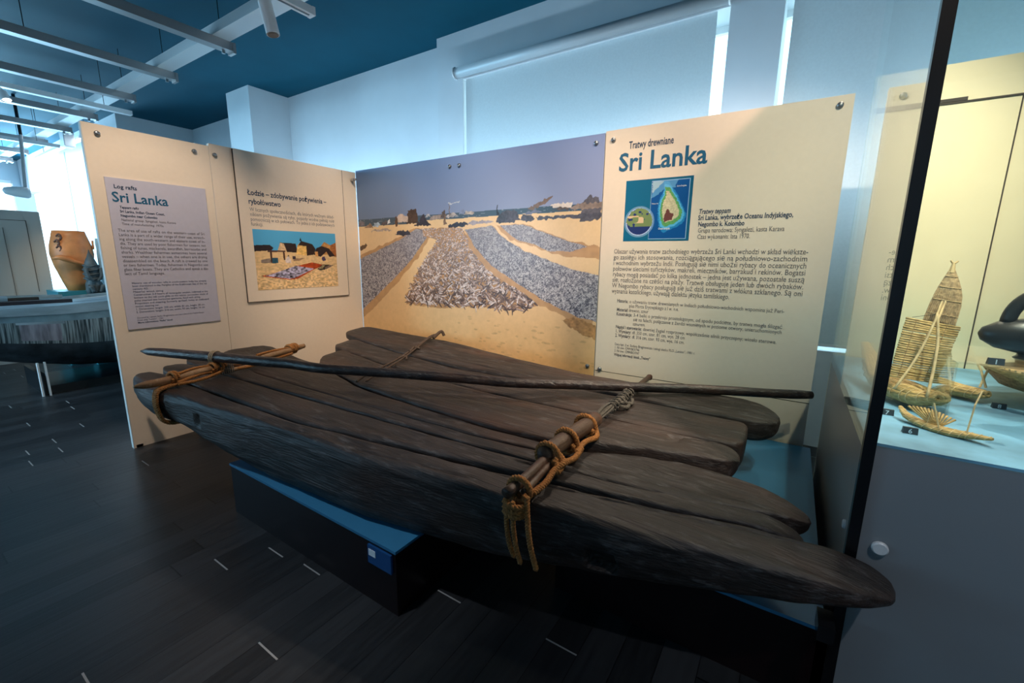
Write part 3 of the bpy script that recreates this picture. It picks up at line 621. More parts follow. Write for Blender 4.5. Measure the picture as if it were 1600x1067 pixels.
fl = [('Historia:', -1.055, .08, 1, 0), ('o u\u017cywaniu tratw drewnianych w Indiach po\u0142udniowo-wschodnich wspomina ju\u017c Peri-', -.965, .945, 0, 0), ('plus Morza Erytrejskiego z I w. n.e.', -.965, .34, 0, 1), ('Materia\u0142:', -1.055, .085, 1, 2), ('drewno, sznur', -.965, .14, 0, 2), ('Konstrukcja:', -1.055, .115, 1, 3), ('3-4 belki o przekroju prostok\u0105tnym, od spodu podci\u0119te, by tratwa mog\u0142a \u015blizga\u0107', -.93, .91, 0, 3), ('si\u0119 na falach; po\u0142\u0105czenie z \u017cerdzi wsuni\u0119tych w poziome otwory, unieruchomionych', -.93, .91, 0, 4), ('sznurem.', -.93, .09, 0, 5), ('Nap\u0119d i sterowanie:', -1.055, .19, 1, 6), ('dawniej \u017cagiel rozprzowy, wsp\u00f3\u0142cze\u015bnie silnik przyczepny; wios\u0142o sterowe.', -.855, .815, 0, 6), ('1. Wymiary:', -1.055, .115, 1, 7), ('d\u0142. 350 cm, szer. 81 cm, wys. 28 cm', -.93, .36, 0, 7), ('2. Wymiary:', -1.055, .115, 1, 8), ('d\u0142. 316 cm, szer. 93 cm, wys. 16 cm.', -.93, .36, 0, 8)]
text_mesh([(t, u, 1.093-.0318*k-(.0*k), .034, w, bool(b), False) for t, u, w, b, k in fl], RF, 'notes_lettering', M['ink_grey'], pr)
text_mesh([('Dary kpt. \u017c.w. Stefana Braginewicza i za\u0142ogi statku PLO \u201eLenino\u201d, 1981 r.', -1.055, .775, .026, .56, False, False), ('1. Nr inw. CMM/BO/746', -1.055, .750, .026, .185, False, False), ('2. Nr inw. CMM/BO/747', -1.055, .725, .026, .185, False, False), ('Wi\u0119cej informacji: kiosk \u201eTratwy\u201d', -1.055, .695, .028, .265, True, False)], RF, 'credit_lettering', M['ink_grey'], pr)

# ------------------------------------------------------------------ plinths
def plinth(x0, x1, y0, y1, z, label):
    t = empty('plinth', ((x0+x1)/2, (y0+y1)/2, 0), label, 'plinth')
    MB().box(x0+.004, x1-.004, y0+.004, y1-.004, 0, z-.012).build('body', M['plinth_side'], t)
    MB().box(x0, x1, y0, y1, z-.012, z).build('top', M['plinth_blue'], t)
    return t
pl = plinth(-2.455, -1.158, .990, 2.85, .29, 'low dark plinth with blue top under the left half of the front raft')
lb = MB().box(-1.315, -1.180, .984, .994, .185, .266).build('label_plate', M['label_blue'], pl)
MB().box(-1.308, -1.268, .9825, .984, .222, .250).build('label_square', M['ink_white'], lb)
plinth(-.72, .205, 1.475, 3.03, .29, 'low plinth with bright blue top under the right ends of the rafts')

# ------------------------------------------------------------------ rafts
def interp(pts):
    p = np.array(pts); return lambda x: np.interp(x, p[:, 0], p[:, 1])
def beam(name, x0, x1, near, far, ztop, zbot, m, parent, te=(.05, .05), n=(3.2, 3.2), cracks=(), tipz=(0, 0), tipp=(2.2, 2.2), seed=0, N=300, K=88, amp=.004, slots=(), tipskew=(0, 0)):
    """one hewn raft log: lofted between its near and far edge, top and bottom, rounded ends"""
    t = np.linspace(0, 1, N); t = t-.55*np.sin(2*pi*t)/(2*pi)*.9; V = np.empty((N, K, 3)); rs = np.random.default_rng(seed)
    ph = rs.uniform(0, 50, 3)
    for i, a in enumerate(t):
        x = x0+(x1-x0)*a; yn, yf = near(x), far(x); yc = (yn+yf)/2; w = (yf-yn)/2-.0008
        s = 1.0; zc_shift = 0; sk = 0
        if a < te[0]: q = 1-a/te[0]; s = (1-q**tipp[0])**(1/tipp[0]); zc_shift = tipz[0]*q*q; sk = tipskew[0]*q
        if a > 1-te[1]: q = 1-(1-a)/te[1]; s = max(0, 1-q**tipp[1])**(1/tipp[1]); zc_shift = tipz[1]*q*q; sk = tipskew[1]*q
        s = max(s, .02); zb = zbot(x)
        for j in range(K):
            th = 2*pi*j/K; c, d = cos(th), sin(th)
            e = 2/n[0]; yy = yc+sk*w+s*w*math.copysign(abs(c)**e, c)
            zt = ztop(x, yy); h = (zt-zb)/2; zc = (zt+zb)/2
            # ends close towards a level a little below the top
            zz = zc+(1-s)*h*.45+s*h*math.copysign(abs(d)**e, d)+zc_shift
            if d < 0: yy = yc+(yy-yc)*(1+.16*d)           # narrower underneath
            no = noise.noise(Vector((x*1.3+ph[0], yy*9, zz*9+ph[1])))*amp*1.8+noise.noise(Vector((x*5, yy*40+ph[2], zz*40)))*amp*.8
            yy += no*c*s; zz += no*d*s
            if d > .3:
                for (xa, xb, fn, wd, dp) in cracks:
                    if xa < x < xb:
                        fy = fn(x)+.004*noise.noise(Vector((x*9, ph[0], 0))); k = abs(yy-fy)/wd
                        if k < 1: zz -= dp*(1-k*k)*min(1, (x-xa)/.1, (xb-x)/.1)
            for (sx, sz, rw, rh, dp) in slots:            # sunk socket in the near face
                if c < -.3 and abs(x-sx) < rw and abs(zz-sz) < rh: yy += dp
            V[i, j] = (x, yy, zz)
    idx = np.arange(N*K).reshape(N, K); F = []
    A = idx[:-1]; B = idx[1:]
    q = np.stack([A, np.roll(A, -1, 1), np.roll(B, -1, 1), B], -1).reshape(-1, 4)
    F = [tuple(r) for r in q.tolist()]+[tuple(idx[0].tolist())[::-1], tuple(idx[-1].tolist())]
    me = bpy.data.meshes.new(name); me.from_pydata(V.reshape(-1, 3).tolist(), [], F)
    bm = bmesh.new(); bm.from_mesh(me); bmesh.ops.recalc_face_normals(bm, faces=bm.faces); bm.to_mesh(me); bm.free()
    return link(name, me, m, parent, smooth=True)

zt_f = lambda x, y: float(np.interp(x, [-3.8, -3.5, -3.1, -2, -.8, 0, .2, .34], [.665, .635, .615, .60, .585, .556, .535, .505]))
zb_f = lambda x: float(np.interp(x, [-3.8, -3.5, -3.15, -2.77, -2.4, -2.1, -.9, -.25, 0, .17, .34], [.575, .515, .45, .415, .345, .296, .296, .385, .425, .445, .465]))
E0 = interp([(-3.6, .845), (-3.27, .862), (-3.04, .884), (-2.94, .915), (-2.44, .958), (-2.149, 1.000), (-1.9, 1.022), (-1.42, 1.045), (-1.2, 1.082), (-.9, 1.128), (-.72, 1.147), (-.51, 1.190), (-.31, 1.222), (-.13, 1.262), (.11, 1.320), (.24, 1.362), (.36, 1.410)])
E1 = interp([(-3.6, 1.085), (-3.05, 1.083), (-2.3, 1.104), (-1.95, 1.118), (-1.59, 1.180), (-1.12, 1.262), (-.825, 1.314), (-.36, 1.404), (.06, 1.508), (.2, 1.550), (.29, 1.572), (.36, 1.570)])
E2 = interp([(-3.7, 1.26), (-3.0, 1.300), (-2.45, 1.335), (-1.78, 1.375), (-1.26, 1.400), (-.82, 1.430), (-.39, 1.490), (.1, 1.63)])
E3 = interp([(-3.8, 1.52), (-3.0, 1.445), (-1.95, 1.457), (-1.09, 1.503), (-.85, 1.534), (-.6, 1.65), (-.4, 1.785)])
E4 = interp([(-3.8, 1.90), (-3.35, 1.875), (-2.9, 1.842), (-2.26, 1.675), (-1.64, 1.622), (-1.13, 1.603), (-.88, 1.628), (-.65, 1.70), (-.45, 1.77), (-.3, 1.815), (-.1, 1.815), (.12, 1.77)])
E34 = lambda x: float(E3(x)) if x < -.85 else (float(E3(x))*(1-min(1, (x+.85)/.3))+(float(E4(x)))*min(1, (x+.85)/.3))
sh = lambda f, d: (lambda x: float(f(x))+d)
f1 = empty('raft', (-1.6, 1.3, .29), 'blackened log raft in front, its thick side beam facing the viewer', 'raft')
beam('log', -3.56, .345, E0, E1, zt_f, zb_f, M['wood'], f1, te=(.12, .045), n=(5, 5), seed=1, tipp=(2.2, 2.9), tipz=(.01, -.012), tipskew=(.25, .0), K=104, N=360, amp=.0055,
     cracks=[(-3.3, -.2, sh(E1, -.075), .007, .012), (-2.2, -.9, sh(E0, .05), .006, .007), (-.9, .2, sh(E1, -.04), .006, .010), (-1.5, .3, sh(E0, .09), .006, .006)],
     slots=[(-2.66, .515, .024, .02, .035), (-.42, .42, .045, .035, .05)])
beam('log', -3.64, .13, E1, E2, zt_f, zb_f, M['wood'], f1, te=(.06, .05), n=(9, 9), seed=2, tipz=(.0, -.02), cracks=[(-2.9, -.4, sh(E1, .09), .006, .012), (-1.0, .0, sh(E2, -.07), .006, .008), (-2.0, -1.0, sh(E1, .045), .005, .006)])
beam('log', -3.74, .15, E2, E34, zt_f, zb_f, M['wood'], f1, te=(.05, .05), n=(9, 9), seed=3, tipz=(.0, -.005), cracks=[(-1.6, .05, sh(E2, .055), .006, .012), (-.6, .1, sh(E2, .15), .005, .007), (-3.5, -2.2, sh(E2, .05), .004, .006)])
beam('log', -3.77, -.62, E34, E4, zt_f, zb_f, M['wood'], f1, te=(.06, .12), n=(9, 9), seed=4, cracks=[(-3.74, -3.0, sh(E3, .19), .008, .02), (-3.0, -1.2, sh(E3, .10), .005, .008)])

def zt_b(x, y):
    a = min(1, max(0, (y-1.9)/.8)); b = min(1, max(0, (x+3.2)/3.2))
    return (.62+(.60-.62)*b)*(1-a)+(.73+(.635-.73)*b)*a
zb_b = lambda x: float(np.interp(x, [-3.4, -3.0, -2.6, 0], [.58, .50, .47, .46]))
zb_b1 = lambda x: float(np.interp(x, [-3.4, -3.0, -2.6, 0], [.66, .60, .56, .50]))
J = interp([(-3.2, 1.95), (-2.9, 1.85), (-2.26, 1.680), (-1.64, 1.627), (-1.13, 1.608), (-.88, 1.634), (-.65, 1.706), (-.45, 1.778), (-.3, 1.824), (-.1, 1.866)])
J23 = interp([(-3.3, 2.20), (-3.14, 2.17), (-2.4, 2.05), (-1.5, 2.0), (-.3, 2.02), (-.1, 2.05)])
J12 = interp([(-3.4, 2.42), (-3.0, 2.36), (-2.6, 2.30), (-1.95, 2.24), (-1.47, 2.28), (-1.0, 2.32), (0, 2.335)])
JF = interp([(-3.45, 2.68), (-3.14, 2.672), (-2.38, 2.69), (-1.68, 2.61), (-1.13, 2.555), (-.71, 2.57), (-.36, 2.63), (-.16, 2.645), (.02, 2.60)])
f2 = empty('raft', (-1.6, 2.2, .45), 'brown-black log raft behind, with wide flat planks reaching the mural', 'raft')
beam('log', -3.10, -.10, J, J23, zt_b, zb_b, M['wood_b'], f2, te=(.06, .05), n=(9, 9), seed=5, tipskew=(.3, -.1), cracks=[(-.8, -.1, sh(J, .17), .009, .02), (-2.4, -.9, sh(J23, -.12), .005, .007), (-2.9, -1.8, sh(J23, -.05), .004, .006)])
beam('log', -3.27, -.095, J23, J12, zt_b, zb_b, M['wood_b'], f2, te=(.05, .02), n=(9, 9), seed=6, tipp=(2.2, 3.5), cracks=[(-3.2, -1.9, sh(J12, -.07), .004, .006), (-.5, -.09, sh(J12, -.18), .010, .03), (-2.4, -.3, sh(J23, .10), .005, .007)])
beam('log', -3.44, .03, J12, JF, lambda x, y: zt_b(x, y)+.022-.012*(x+3.4)/3.4, zb_b1, M['wood_b'], f2, te=(.04, .04), n=(7, 7), seed=7, cracks=[(-3.2, -.6, sh(JF, -.09), .004, .006), (-.7, .0, sh(JF, -.13), .006, .010)])
# support trestles standing on the plinths and floor, under the rafts
def trestle(x0, x1, y0, y1, z0, z1, label):
    t = empty('trestle', ((x0+x1)/2, (y0+y1)/2, z0), label, 'trestle')
    MB().box(x0, x1, y0, y1, z1-.05, z1).build('crossbar', M['black'], t)
    for y in (y0+.02, y1-.06): MB().box(x0+.01, x1-.01, y, y+.04, z0, z1-.05).build('leg', M['black'], t)
trestle(.172, .212, 1.36, 1.44, 0, .385, 'black metal post stand under the right tip of the front raft')
trestle(-.60, -.54, 1.95, 2.60, .29, .452, 'black support block under the back raft on the right plinth')
trestle(-2.2, -2.14, 1.80, 2.60, .29, .462, 'black support block under the back raft on the left plinth')

# ------------------------------------------------------------------ steering pole lying across both rafts
pp = smoothpath([(-3.660, 1.030, .752), (-3.53, 1.080, .752), (-3.28, 1.185, .746), (-3.05, 1.275, .742), (-2.82, 1.36, .737), (-2.58, 1.45, .733), (-2.37, 1.50, .727), (-2.13, 1.61, .722), (-1.84, 1.745, .716), (-1.55, 1.875, .709), (-1.27, 1.99, .702), (-.97, 2.185, .695), (-.665, 2.37, .687), (-.35, 2.57, .679), (-.04, 2.735, .670), (.162, 2.86, .664)], 90)
rad = np.interp(np.linspace(0, 1, 90), [0, .03, .08, .2, .5, .8, .97, 1], [.006, .024, .031, .033, .029, .027, .026, .021])
rad = rad*(1+.05*np.array([noise.noise(Vector((i*.21, 3, 1))) for i in range(90)]))
o = MB().tube(pp, rad, 16).build('long_pole', M['pole'], None, smooth=True)
tag(o, 'long dark wooden pole lying diagonally across both rafts', 'pole')

# ------------------------------------------------------------------ lashings
def axis_pts(a, b, n=2): return [tuple(np.array(a)+(np.array(b)-np.array(a))*i/(n-1)) for i in range(n)]
def coil(mb, c, ax, R, turns, w, r, pitch=.03, n=14, squash=1.0):
    """rope wound about an axis direction ax at centre c"""
    ax = np.array(ax, float); ax /= np.linalg.norm(ax); u = np.cross(ax, (0, 0, 1.)); u /= np.linalg.norm(u); v = np.cross(ax, u)
    P = [np.array(c)+ax*(i/(turns*n)-.5)*w+R*(u*cos(2*pi*i/n)+v*sin(2*pi*i/n)*squash) for i in range(int(turns*n)+1)]
    return rope(mb, P, r, pitch, ppm=150)
# left cross-stick on the front raft
t = empty('cross_stick', (-3.12, 1.35, .62), 'tan cross-stick bound with orange rope over the left end of the front raft', 'stick')
a0 = np.array((-3.025, .795, .668)); a1 = np.array((-3.235, 1.935, .690))
P = smoothpath([a0, (-3.055, .96, .662), (-3.11, 1.19, .668), (-3.15, 1.52, .675), (-3.18, 1.74, .680), a1], 40)
MB().tube(P, np.interp(np.linspace(0, 1, 40), [0, .06, .2, .9, 1], [.008, .022, .025, .022, .018]), 12).build('stick', M['stick'], t, smooth=True)
MB().tube(smoothpath([(-3.09, 1.28, .640), (-3.12, 1.5, .640), (-3.10, 1.60, .640)], 10), .013, 10).build('short_stick', M['stick'], t, smooth=True)
r1 = MB()
for y in (.99, 1.225, 1.27, 1.80, 1.84):
    k = (y-.795)/1.14; c = a0+(a1-a0)*k; coil(r1, c, a1-a0, .033, 2, .035, .009)
rope(r1, [(-3.02, 1.0, .645), (-3.06, 1.08, .650), (-3.09, 1.17, .655), (-3.10, 1.25, .645)], .010)
rope(r1, [(-3.00, .99, .640), (-3.03, 1.10, .632), (-3.05, 1.20, .640), (-3.08, 1.27, .650)], .010)
rope(r1, [(-3.06, 1.02, .690), (-3.10, 1.12, .695), (-3.12, 1.22, .690)], .009)
rope(r1, [(-3.12, 1.30, .645), (-3.09, 1.42, .642), (-3.10, 1.52, .650), (-3.15, 1.60, .66)], .010)
rope(r1, [(-3.14, 1.52, .700), (-3.17, 1.64, .705), (-3.20, 1.79, .700)], .010)
rope(r1, [(-3.12, 1.54, .650), (-3.15, 1.66, .650), (-3.17, 1.80, .660)], .010)
r1.build('rope', M['rope'], t, smooth=True)
# rope hoop round the side log
r2 = MB()
for d in (0, .018, -.016):
    rope(r2, [(-3.04+d, 1.02, .634), (-3.03+d, .95, .634), (-3.02+d, .893, .618), (-3.01+d, .876, .56), (-3.00+d, .878, .50), (-2.99+d, .894, .446), (-2.98+d, .94, .424), (-2.97+d, 1.04, .424)], .010)
r2.build('rope_hoop', M['rope'], t, smooth=True)
# light lashing holding the pole
r3 = MB(); k = np.array((-3.115, 1.25, .742)); dx = np.array(pp[15])-np.array(pp[10])
for w in (-.012, 0.0, .012): coil(r3, k+np.array((w*.9, w*.4, 0)), dx, .041, 1, .004, .0035, .015)
r3.build('pole_lashing', M['twine_light'], t, smooth=True)
r4 = MB()
for i in range(7):
    y = 1.26+.012*i; rope(r4, [(-3.07, y, .630), (-3.10, y+.01, .70), (-3.13, y+.02, .715), (-3.17, y+.03, .69), (-3.18, y+.03, .63)], .0045, .018)
r4.build('dark_binding', M['twine'], t, smooth=True)

# right cross-stick
t = empty('cross_stick', (-.71, 1.7, .59), 'brown cross-log tied with orange rope and grey twine over the right half of the rafts', 'stick')
MB().tube(smoothpath([(-.728, 1.105, .622), (-.722, 1.22, .628), (-.725, 1.35, .635), (-.730, 1.46, .642)], 16), [.020]*15+[.017], 12).build('stick', M['stick_dark'], t, smooth=True)
MB().tube(smoothpath([(-.690, 1.16, .612), (-.700, 1.30, .620), (-.705, 1.42, .630)], 12), .014, 10).build('stick', M['stick_dark'], t, smooth=True)
MB().tube(smoothpath([(-.735, 1.36, .650), (-.728, 1.55, .652), (-.715, 1.72, .655), (-.710, 1.845, .655)], 24), [.018]+[.036]*22+[.034], 14).build('log', M['stick_dark'], t, smooth=True)
MB().tube([(-.712, 2.28, .655), (-.705, 2.50, .658), (-.700, 2.72, .662)], [.014, .014, .016], 10).tube([(-.700, 2.715, .660), (-.699, 2.735, .662)], [.020, .014], 10).build('stick', M['stick_dark'], t, smooth=True)
r1 = MB(); ax = (.0, 1, .01)
for y, R in ((1.395, .046), (1.56, .047), (1.76, .047)):
    coil(r1, (-.724, y, .648), (.12, 1, 0), R, 1.7, .05, .0115, .034)
rope(r1, [(-.690, 1.79, .635), (-.655, 1.72, .622), (-.668, 1.62, .630), (-.66, 1.52, .625)], .012)
rope(r1, [(-.66, 1.57, .625), (-.650, 1.48, .62), (-.655, 1.40, .630), (-.668, 1.34, .622), (-.660, 1.26, .612), (-.668, 1.18, .605)], .012)
rope(r1, [(-.70, 1.44, .640), (-.668, 1.42, .622), (-.66, 1.35, .612), (-.685, 1.38, .650)], .011)
coil(r1, (-.712, 1.165, .616), (.1, 1, 0), .040, 1.6, .045, .0115, .034)
for z in (.585, .566, .549): rope(r1, [(-.745, 1.118, z), (-.715, 1.100, z), (-.685, 1.102, z), (-.668, 1.125, z)], .010)
r1.build('rope', M['rope'], t, smooth=True)
r2 = MB()
rope(r2, [(-.728, 1.112, .60), (-.728, 1.108, .52), (-.718, 1.110, .44), (-.702, 1.118, .385)], .0088, .03)
rope(r2, [(-.702, 1.105, .60), (-.699, 1.104, .52), (-.688, 1.106, .44), (-.672, 1.112, .375)], .0088, .03)
rope(r2, [(-.665, 1.135, .615), (-.652, 1.118, .56), (-.636, 1.110, .47), (-.612, 1.115, .375)], .0098, .03)
r2.build('hanging_rope', M['rope'], t, smooth=True)
r3 = MB(); rr = random.Random(3)
for i in range(9):
    o1, o2 = rr.uniform(-.022, .022), rr.uniform(-.012, .02); q = rr.uniform(-.02, .02)
    rope(r3, [(-.71+o1*.5, 1.84+q, .640+o2), (-.700+o1, 2.0, .655+o2+.008), (-.700-o1, 2.15, .66-o2*.4+.005), (-.705+o1, 2.32, .665+o2), (-.700-o1, 2.46, .668)], .0055, .02)
for i in range(10):
    y = 2.02+i*.042; coil(r3, (-.702, y, .660), (0, 1, .2*rr.uniform(-1, 1)), .022+.006*rr.random(), 1, .012, .005, .02)
rope(r3, [(-.69, 2.10, .65), (-.655, 2.14, .635), (-.66, 2.18, .640)], .010); rope(r3, [(-.68, 2.16, .655), (-.65, 2.20, .640), (-.662, 2.25, .65)], .009)
r3.build('twine', M['twine'], t, smooth=True)

# cord loop over the back raft
t = empty('cord_loop', (-2.4, 2.2, .62), 'thin dark cord loop lashed across the planks of the back raft', 'cord')
r1 = MB()
rope(r1, [(-2.215, 1.65, .632), (-2.275, 1.78, .640), (-2.36, 2.10, .660), (-2.43, 2.36, .700), (-2.50, 2.60, .742), (-2.51, 2.70, .752)], .008, .03, ppm=120)
rope(r1, [(-2.175, 1.69, .632), (-2.235, 1.84, .642), (-2.34, 2.14, .662), (-2.41, 2.36, .700), (-2.475, 2.58, .742), (-2.49, 2.70, .752)], .007, .03, ppm=120)
rope(r1, [(-2.31, 2.16, .664), (-2.36, 2.20, .672), (-2.39, 2.15, .666)], .007); rope(r1, [(-2.40, 2.29, .692), (-2.43, 2.36, .706), (-2.38, 2.37, .700)], .008)
rope(r1, [(-2.39, 2.28, .68), (-2.40, 2.285, .70), (-2.43, 2.29, .69)], .008)
r1.build('cord', M['rope_thin'], t, smooth=True)
MB().tube(smoothpath([(-2.47, 2.62, .735), (-2.475, 2.69, .768), (-2.47, 2.725, .775), (-2.455, 2.735, .74)], 14), .013, 8).build('end_loop', M['rope_thin'], t, smooth=True)

# ------------------------------------------------------------------ glass display case
cs = empty('display_case', (1.3, 2.3, 0), 'large grey glass display case on the right holding reed boat models', 'display case')
MB().box(.243, 2.6, 1.592, 3.03, 0, .867).build('base_cabinet', M['case_grey'], cs)
MB().box(.243, 2.6, 1.592, 3.03, .867, .875).build('display_deck', M['case_floor'], cs)
MB().box(.243, 2.6, 3.03, 3.07, 0, 2.33).build('back_panel', M['case_back'], cs)
MB().box(.250, .250+.35, 3.026, 3.03, 2.16, 2.175).box(.25, 2.6, 3.024, 3.03, 2.150, 2.158).box(.78, .784, 3.024, 3.03, .875, 2.15).build('back_seam', M['seam'], cs)
MB().box(.262, 2.6, 1.588, 1.594, .867, 2.75).build('front_pane', M['glass'], cs)
MB().box(.236, .242, 1.60, 3.03, .845, 2.75).build('side_pane', M['glass'], cs)
MB().box(.232, .262, 1.574, 1.600, 0, 2.75).build('corner_post', M['black'], cs)
MB().box(.2415, .2425, 1.60, 3.03, 0, .845).build('side_board', M['case_side'], cs)
lk = MB().lathe((.314, 1.590, .548), [(.021, 0), (.021, -.008), (.017, -.012), (.004, -.012)], 28, 'y').build('lock', M['white_metal'], cs, smooth=False)
MB().lathe((.2415, 1.71, .533), [(.015, 0), (.015, -.006), (.012, -.008)], 20, 'x').build('lock', M['white_metal'], cs)

def number_tag(n, loc, label):
    x, y, z = loc; t = empty('number_tag', (x, y, z), label, 'label')
    v = [(-.018, -.009, 0), (.018, -.009, 0), (.018, .012, 0), (-.018, .012, 0), (-.018, -.005, .020), (.018, -.005, .020), (.018, .003, .020), (-.018, .003, .020)]
    MB().add([(x+a, y+b, z+c) for a, b, c in v], [(0, 3, 2, 1), (4, 5, 6, 7), (0, 1, 5, 4), (1, 2, 6, 5), (2, 3, 7, 6), (3, 0, 4, 7)]).build('block', M['tag'], t)
    text_mesh([(str(n), x-.006, z+.003, .020, None, True, False)], ('B', y-.0095), 'digit', M['ink_white'], t)
number_tag(7, (.331, 1.925, .875), 'small slate tag reading 7 in front of the large reed boat')
number_tag(6, (.362, 1.745, .875), 'small slate tag reading 6 beside the smallest reed boat')
number_tag(8, (.692, 2.25, .875), 'small slate tag reading 8 on the blue deck near the rear reed boat')

def reed_hull(name, parent, path, rads, m, squash=.75, bands=12, wrap=M['reed_dark'], bundles=2, off=.5):
    """bundles of reeds tied with cord: parallel tapering rolls with ridges and stitched bands"""
    P = smoothpath(path, 50); R = np.interp(np.linspace(0, 1, 50), np.linspace(0, 1, len(rads)), rads); mb = MB()
    T = np.gradient(P, axis=0); T /= np.linalg.norm(T, axis=1)[:, None]; Wd = np.cross(T, (0, 0, 1.)); Wd /= np.linalg.norm(Wd, axis=1)[:, None]+1e-9
    for b in range(bundles):
        s = (b-(bundles-1)/2)*2*off if bundles > 1 else 0
        Q = P+Wd*(R*s)[:, None]
        for k in range(9):
            a = 2*pi*k/9; up = np.cross(Wd, T)
            mb.tube(Q+Wd*(R*.62*cos(a))[:, None]+up*(R*.62*sin(a)*squash)[:, None], R*.36, 6)
    o = mb.build(name, m, parent, smooth=True)
    wb_ = MB()
    for i in range(bands):
        k = int(3+(44)*i/(bands-1)); up = np.cross(Wd[k], T[k]); 
        for b in range(bundles):
            s = (b-(bundles-1)/2)*2*off if bundles > 1 else 0
            c = P[k]+Wd[k]*R[k]*s
            wb_.tube([c+(Wd[k]*cos(q)+up*sin(q)*squash)*R[k]*1.02+T[k]*.006*sin(q) for q in np.linspace(0, 2*pi, 15)[:-1]], .0016, 5, closed=True)
    wb_.build('binding', wrap, parent, smooth=True)
    return o
# big boat (7)
b7 = empty('reed_boat_model', (.43, 2.12, .875), 'largest reed boat model with a wide slatted sail, at the left of the case', 'model boat')
reed_hull('hull', b7, [(.30, 2.42, 1.05), (.325, 2.34, .985), (.35, 2.24, .935), (.40, 2.14, .922), (.445, 2.05, .925), (.475, 1.98, .945)], [.010, .024, .036, .044, .040, .018], M['reed'], bands=13, wrap=M['reed_pale'])
sl = MB(); TL, TR, BL, BR = (np.array(v) for v in ((.372, 2.13, 1.198), (.535, 2.20, 1.168), (.345, 2.08, .985), (.485, 2.14, .965)))
for i in range(27):
    k = i/26; a = TL+(BL-TL)*k; b = TR+(BR-TR)*k; j = random.uniform(-.004, .004); rr_ = random.uniform(.0034, .0050)
    sl.tube([a+(a-b)*.01*random.random(), (a+b)/2+np.array((0, -.006, j*.5)), b+(b-a)*.02*random.random()], [rr_, rr_*1.1, rr_*.9], 7)
sl.build('slatted_sail', M['reed'], b7, smooth=True)
st = MB()
for f in (.18, .45, .75): st.tube([TL+(TR-TL)*f+np.array((0, -.007, 0)), BL+(BR-BL)*f+np.array((0, -.007, 0))], .0013, 5)
st.build('stitching', M['reed_dark'], b7)
MB().tube(smoothpath([(.446, 2.09, 1.222), (.43, 2.07, 1.16), (.40, 2.04, 1.06), (.350, 1.99, .955)], 14), .0042, 7).tube(smoothpath([(.444, 2.09, 1.222), (.455, 2.07, 1.13), (.450, 2.03, 1.03), (.437, 1.98, .945)], 14), .0048, 7).build('mast', M['reed_pale'], b7, smooth=True)
MB().tube([(.455, 2.17, 1.17), (.478, 2.22, 1.26)], .0035, 6).tube([(.462, 2.17, 1.17), (.487, 2.22, 1.26)], .0035, 6).build('yard', M['reed_pale'], b7)
# tall conical sail
cn = MB(); apex = np.array((.496, 2.26, 1.395))
for i in range(17):
    f = i/16; base = np.array((.440+.090*f, 2.25, 1.165-.020*f))
    mid = (apex+base)/2+np.array((-.006+.028*f, -.012*sin(pi*f), .006)); cn.tube(smoothpath([base, mid, apex], 9), [.0030]*6+[.0026, .0022, .0018], 6)
cn.build('fan_sail', M['reed_tan'], b7, smooth=True)
for z in (.2, .42, .62, .8):
    MB().tube([np.array((.440+.090*f, 2.25, 1.165-.020*f))*(1-z)+apex*z+np.array(((-.006+.028*f)*4*z*(1-z), -.012*sin(pi*f)*4*z*(1-z)-.004, .006)) for f in (0, .25, .5, .75, 1)], .0010, 5).build('sail_binding', M['reed_pale'], b7)
cb = MB()
cb.tube([(.496, 2.26, 1.365), (.497, 2.26, 1.402)], [.010, .005], 7).tube([(.497, 2.26, 1.395), (.488, 2.26, 1.41)], .0035, 6).tube([(.497, 2.26, 1.395), (.508, 2.26, 1.408)], .0035, 6)
cb.build('sail_tassel', M['reed_pale'], b7)
MB().tube([(.446, 2.09, 1.222), (.385, 2.12, 1.203)], .0009, 5).build('stay', M['black'], b7)
# small boat (6)
b6 = empty('reed_boat_model', (.45, 1.83, .875), 'smallest reed boat model with a fan sail, at the front of the case', 'model boat')
reed_hull('hull', b6, [(.357, 1.90, .918), (.375, 1.87, .896), (.410, 1.835, .886), (.455, 1.80, .884), (.500, 1.775, .890), (.540, 1.745, .899)], [.004, .010, .013, .014, .011, .005], M['reed'], bands=13, wrap=M['reed_pale'], squash=.8)
fs = MB(); ap = np.array((.432, 1.815, .888))
for i in range(13):
    f = i/12; tip = np.array((.368+.110*f, 1.85-.02*f, .936-.018*f+.010*sin(pi*f))); fs.tube([ap+np.array((.012*f-.004, 0, .0)), tip], [.0014, .0036], 6)
fs.build('fan_sail', M['reed'], b6, smooth=True)
MB().tube([(.437, 1.795, .892), (.427, 1.81, .935), (.420, 1.82, .965)], .0022, 6).tube([(.413, 1.82, .892), (.420, 1.82, .965)], .0012, 5).build('mast', M['reed_pale'], b6)
MB().tube([(.492, 1.77, .894), (.505, 1.80, .98), (.522, 1.83, 1.02)], .0022, 6).build('pole', M['reed_pale'], b6)
# rear boat (8)
b8 = empty('reed_boat_model', (.60, 2.33, .875), 'reed boat model with crossed sticks behind the tag 8', 'model boat')
reed_hull('hull', b8, [(.48, 2.50, .935), (.52, 2.45, .918), (.58, 2.38, .905), (.64, 2.32, .905), (.665, 2.29, .912)], [.016, .026, .030, .026, .016], M['reed'], bands=9, wrap=M['reed_pale'])
MB().tube([(.655, 2.33, .93), (.675, 2.36, .995), (.685, 2.38, 1.05)], .004, 6).tube([(.672, 2.33, .93), (.655, 2.35, .99), (.615, 2.38, 1.08)], .004, 6).build('mast', M['reed_pale'], b8)
